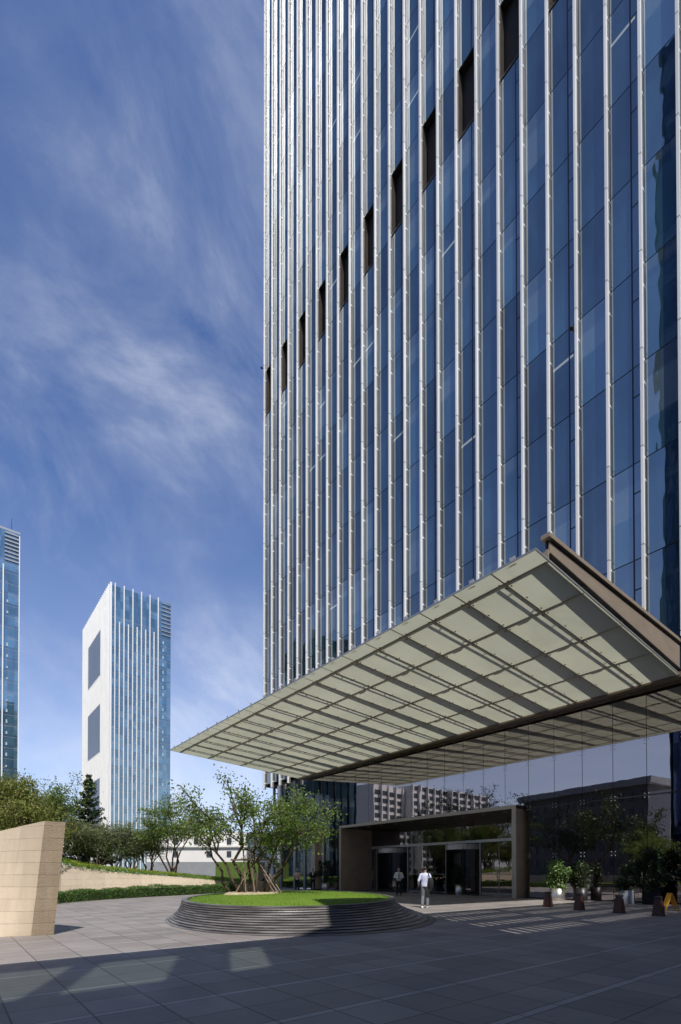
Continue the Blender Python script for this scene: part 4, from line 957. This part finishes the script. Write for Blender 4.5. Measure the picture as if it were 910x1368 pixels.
# two people by the column
loc=(-32.5,21.5,0); lp_=dict(stand); lp_.update(armL=((-.27,.02,1.13),(-.22,-.06,.92)),armR=((.27,.02,1.13),(.24,-.06,.92)),top='cloth_cream',bottom='cloth_black',shoe='shoe_white',hair='cloth_white',hairname='cap',hem=.06)
t,v,k,hd_,nk=person('person in a white cap, cream top and black trousers standing by the column',loc,facing(loc,-8,4),1.74,lp_)
m=MB(); rings=[]
for z,w in ((1.0,.13),(1.05,.155),(1.25,.15),(1.33,.11)): rings.append([tuple(v(w*math.cos(q),-.10-.05*max(0,math.sin(q))*1.2+.03*min(0,math.sin(q)),z)) for q in (2*PI*j/16 for j in range(16))])
m.loft(rings); m.build('vest_front',M['cloth_peach'],t,True,False)
loc=(-31.8,22.5,0); mp_=dict(stand); mp_.update(armL=((-.26,.0,1.13),(-.06,-.19,.98)),armR=((.26,.0,1.13),(.06,-.19,.98)),top='cloth_black',topname='suit_jacket',bottom='cloth_black',shoe='cloth_black',hem=.10)
t,v,k,hd_,nk=person('person in a black suit with hands joined standing beside the column',loc,facing(loc,-8,4),1.76,mp_)
m=MB(); m.hexa([v(-.035,-.150,1.22),v(.035,-.150,1.22),v(.035,-.135,1.22),v(-.035,-.135,1.22),v(-.05,-.135,1.42),v(.05,-.135,1.42),v(.05,-.10,1.42),v(-.05,-.10,1.42)]); m.build('shirt_front',M['cloth_white'],t,False,False)

# ------------------------------------------------------------------ distant towers
ft=thing('white_finned_tower','distant white and glass tower with two blank blue panels on its white side','tower',(-266,64,0))
X0,X1,Y0,Y1,HT=-328.4,-266.2,64.0,94.6,147.9
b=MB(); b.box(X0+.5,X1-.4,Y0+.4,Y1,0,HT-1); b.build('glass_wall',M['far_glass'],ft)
b=MB(); b.box(X0,X1-.4,Y0,Y0+.39,0,HT); b.box(X1-.9,X1-.2,Y0-.1,Y0+.8,0,HT+.2); b.build('white_side',M['white_metal'],ft)
b=MB(); x=X0+.2
while x<X1-1:
    if not -314.2<x<-285.3: b.box(x,x+.35,Y0-.55,Y0-.002,0,HT-.3)
    else:
        for za,zb in ((0,25.8),(52.2,65.8),(91.7,106.8),(131.2,HT-.3)): b.box(x,x+.35,Y0-.55,Y0-.002,za,zb)
    x+=2.6
o=b.build('ribs',M['white_metal'],ft)
for px0,px1,t,bt in ((119,134,0,0),):
    for (za,zb) in ((107,131),(66,91.5),(26,52)):
        b=MB(); b.box(-314,-285.5,Y0-.25,Y0-.02,za,zb); b.build('blank_panel',M['far_panel'],ft)
nf=11
for k in range(nf):
    y=Y0+2.2+k*2.15; tall=(k%2==0); b=MB(); b.box(X1-.38,X1+.45,y-.2,y+.2,0,HT+.1 if tall else HT-19); b.build('fin',M['white_metal'],ft)
b=MB(); 
for k in range(9): b.box(X1-.38,X1+.1,Y0+25.5,Y1,HT-19+k*2.1,HT-18.5+k*2.1)
b.build('louvre',M['grey_metal'],ft)
m=MB(); m.box(X1-.38,X1-.1,-.35,.35,0,1.6); sm_=m.mesh('lit_blind',M['plaster_white'])
R=random.Random(2); b=MB()
for z in range(4,128,4):
    for y in (4.4,12.9,21.5,26.5):
        if R.random()<.75: b.box(X1-.39,X1-.2,Y0+y-.3,Y0+y+.3,z,z+1.7)
o=b.build('blinds',M['far_blind'],ft); o['kind']='stuff'
b=MB()
for z in range(4,130,4): b.box(X1-.395,X1-.3,Y0+.9,Y1-.02,z+2.6,z+2.75)
b.build('floor_band',M['grey_metal'],ft)
f2=thing('slender_glass_tower','distant blue glass tower cut by the left edge','tower',(-216,15,0))
X1b,Y0b,Y1b,HB=-215.9,15.2,20.8,127.4
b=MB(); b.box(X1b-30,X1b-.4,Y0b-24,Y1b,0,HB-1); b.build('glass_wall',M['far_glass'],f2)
for y,w in ((Y0b+.5,.35),(Y0b-2.5,.3),(Y0b-5,.3),(Y1b-.2,.25)):
    b=MB(); b.box(X1b-.38,X1b+.5,y-w/2,y+w/2,0,HB-(14 if y<Y1b-1 else 2)); b.build('fin',M['white_metal'],f2)
b=MB()
for k in range(8): b.box(X1b-.38,X1b+.05,Y0b+.9,Y1b-.4,HB-12+k*1.4,HB-11.5+k*1.4)
b.build('louvre',M['grey_metal'],f2)
b=MB(); b.box(X1b-30.05,X1b-.35,Y0b-24.05,Y1b+.05,HB-1,HB-.2); b.build('roof_edge',M['grey_metal'],f2)
b=MB(); b.tube([(X1b-2,Y1b-2.5,HB-.3),(X1b-2,Y1b-2.5,HB+5)],[.12,.05],6); b.build('mast',M['dark_metal'],f2)
b=MB()
for z in range(3,112,4): b.box(X1b-.398,X1b-.36,Y0b-23,Y1b-.1,z,z+.10); 
b.build('floor_band',M['grey_metal'],f2)
b=MB()
for z in range(4,108,4):
    if R.random()<.55: b.box(X1b-.39,X1b-.2,Y0b+1.6,Y0b+2.1,z,z+R.uniform(.6,1.3))
o=b.build('blinds',M['far_blind'],f2); o['kind']='stuff'

# ------------------------------------------------------------------ the neighbouring block whose shade covers the forecourt (out of the photo, to the right)
nb=thing('neighbouring_block','grey office block right of the forecourt shading the paving','building',(9,-4,0))
XB=5.0
def zof(xs): return (XB-xs)/(-sx)*1.0
zt1=zof(-9.15); zt2=zof(-11.6)
b=MB(); b.box(XB,XB+7,-42,.3,0,zof(-6.2)); b.box(XB,XB+7,.3,23.4,0,zof(-5.9)); b.box(XB,XB+.5,-1.55,.3,zof(-6.2),zt1); b.box(XB,XB+.5,-42,-1.55,zt1-.55,zt1); b.box(XB,XB+.5,-42,-9,zof(-6.2),zt1-.55)
b.box(XB+.1,XB+.4,-9,-2.8,zof(-6.2),zof(-6.2)+.55); b.box(XB+.1,XB+.4,-2.8,-2.3,zof(-6.2)+.3,zof(-6.2)+.55); b.box(XB+.1,XB+.4,-2.3,-1.55,zof(-6.2),zof(-6.2)+.55)
b.build('wall',M['concrete_grey'],nb)
for y0,w in ((-3.15,.75),(-4.75,.22),(-6.6,.5),(-8.0,.15)):
    b=MB(); b.box(XB+.05,XB+.45,y0,y0+w,zof(-6.2),zt1-.55); b.build('pillar',M['concrete_grey'],nb)
b=MB(); b.box(XB+.2,XB+.23,-9,-1.55,zof(-6.2)+.55,zt1-.55); b.build('crown_glazing',M['crown_glass'],nb)
# added screen on the higher wing, slotted to throw light stripes on the paving
b=MB(); zr=[zof(v_) for v_ in (-5.9,-6.35,-7.25,-7.8,-8.6,-9.2,-10.0,-10.45,-11.2,-11.6)]
for k in range(0,len(zr)-1,2): b.box(XB,XB+.12,.3,23.4,zr[k],zr[k+1])
b.box(XB+.2,XB+.3,.3,4.6,zr[0],zr[-1])
y=.3; R=random.Random(9)
while y<23.4:
    solid=.24 if R.random()<.8 else .75
    b.box(XB+.005,XB+.115,y,min(23.4,y+solid),zr[0],zr[-1]); y+=solid+.13
b.build('light_stripe_screen',M['concrete_grey'],nb)

# ------------------------------------------------------------------ the town opposite, seen mirrored in the glass
def mir(px,py,D): v=at(px,py,D); return Vector((v.x,2*YL-v.y,v.z))
bt=thing('blue_glass_tower','dark blue glass tower mirrored at the right end of the lobby glass','tower',(-15,-45,0))
b=MB(); b.box(-26.5,-1,-60,-30.5,0,118); b.build('glass_wall',M['blue_glass'],bt)
for k in range(9):
    b=MB(); x=-26.4+k*3.1; b.box(x,x+.18,-30.48,-30.1,0,118); b.build('fin',M['dark_metal'],bt)
a,c=mir(418,1167,120),mir(474,1167,126); a.z=c.z=0; u=(c-a).normalized(); w=Vector((u.y,-u.x,0))
if w.dot(a-Vector((-22,25,0)))<0: w=-w
t=thing('teal_glass_tower','dark teal glass tower mirrored in the lobby glass left above the portal','tower',tuple(a)); Z=Vector((0,0,1)); q=[a,c,c+w*18,a+w*18]
b=MB(); b.hexa(q+[p+Z*60 for p in q]); b.build('glass_wall',M['teal_glass'],t)
for k in range(7):
    p0=a+u*((c-a).length*k/6); b=MB(); P=[p0-w*.02,p0+u*.25-w*.02,p0+u*.25-w*.4,p0-w*.4]; b.hexa(P+[p+Z*60 for p in P]); b.build('mullion',M['dark_metal'],t)
for k,(pa,pb,D,tp,lab) in enumerate(((500,548,190,1046,'tall pale apartment block mirrored above the left of the portal'),(552,600,200,1048,'pale apartment block mirrored between two others over the portal'),(604,652,215,1056,'lowest pale apartment block mirrored above the portal middle'))):
    a,c=mir(pa,1167,D),mir(pb,1167,D+18); h=hz(tp,D); u=(c-a); u.z=0; Lw=u.length; u.normalize(); w=Vector((u.y,-u.x,0))
    if w.dot(a-Vector((-22,25,0)))<0: w=-w
    t=thing('apartment_block',lab,'building',(a.x,a.y,0),0,'apartment blocks mirrored in the lobby glass')
    Z=Vector((0,0,1)); b=MB(); q=[a,c,c+w*14,a+w*14]
    for p in q: p.z=0
    b.hexa(q+[p+Z*h for p in q]); b.build('wall',M['plaster_white'],t)
    nb_=5
    for j in range(nb_):
        s0=a+u*(Lw*(j+.12)/nb_); s1=a+u*(Lw*(j+.62)/nb_); f=-w
        b=MB()
        z=2
        while z<h-2:
            P=[s0+f*.02,s1+f*.02,s1+f*.15,s0+f*.15]; b.hexa([p+Z*(z-p.z) for p in P]+[p+Z*(z+1.7-p.z) for p in P]); z+=3
        b.build('window_column',M['window_dark'],t)
        b=MB(); P=[s1+f*.02,s1+u*Lw*.1/nb_+f*.02,s1+u*Lw*.1/nb_+f*1.3,s1+f*1.3]; b.hexa([p-Z*p.z for p in P]+[p+Z*(h-p.z) for p in P]); b.build('pilaster',M['plaster_white'],t)
t=thing('stone_hall','broad dark civic building with pale corner mirrored right of the portal','building',tuple(mir(800,1167,140)))
a,c=mir(702,1167,150),mir(866,1167,118); a.z=c.z=0; u=(c-a); Lw=u.length; u.normalize(); w=Vector((u.y,-u.x,0))
if w.dot(a-Vector((-22,25,0)))<0: w=-w
h=hz(1062,135); Z=Vector((0,0,1)); q=[a,c,c+w*20,a+w*20]
b=MB(); b.hexa(q+[p+Z*h for p in q]); b.build('wall',M['hall_stone'],t)
q2=[p for p in (a-u*1.5-w*1.5,c+u*1.5-w*1.5,c+u*1.5+w*21,a-u*1.5+w*21)]; b=MB(); b.hexa([p+Z*(h+.01) for p in q2]+[p+Z*(h+1.6) for p in q2]); b.build('cornice',M['concrete_grey'],t)
for j in range(14):
    s0=a+u*(Lw*(j+.25)/14); s1=a+u*(Lw*(j+.7)/14); b=MB(); z=3
    while z<h-3: P=[s0-w*.02,s1-w*.02,s1-w*.2,s0-w*.2]; b.hexa([p+Z*z for p in P]+[p+Z*(z+2.2) for p in P]); z+=4
    b.build('window_column',M['window_dark'],t)
b=MB(); e0=c+u*.02; P=[e0,e0+u*5,e0+u*5+w*14,e0+w*14]; b.hexa(P+[p+Z*(h-2) for p in P]); b.build('pale_corner',M['plaster_white'],t)
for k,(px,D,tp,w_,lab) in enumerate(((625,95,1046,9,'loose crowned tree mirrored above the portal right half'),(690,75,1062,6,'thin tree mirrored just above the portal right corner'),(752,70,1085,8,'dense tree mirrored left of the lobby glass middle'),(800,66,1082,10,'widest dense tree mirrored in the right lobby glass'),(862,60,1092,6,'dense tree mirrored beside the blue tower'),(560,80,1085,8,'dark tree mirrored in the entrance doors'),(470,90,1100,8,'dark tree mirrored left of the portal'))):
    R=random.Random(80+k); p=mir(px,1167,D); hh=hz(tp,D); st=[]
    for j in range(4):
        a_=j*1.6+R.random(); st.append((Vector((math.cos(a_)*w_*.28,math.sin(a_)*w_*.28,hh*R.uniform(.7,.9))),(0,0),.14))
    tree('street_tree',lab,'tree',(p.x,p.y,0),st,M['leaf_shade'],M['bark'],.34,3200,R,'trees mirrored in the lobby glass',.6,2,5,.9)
# low stone wall across the drive, mirrored
tag(MB().box(-46,-9.5,-22,-21.5,0,1.1).build('garden_wall',M['ramp_stone']),'pale low garden wall mirrored in the entrance doors','wall')
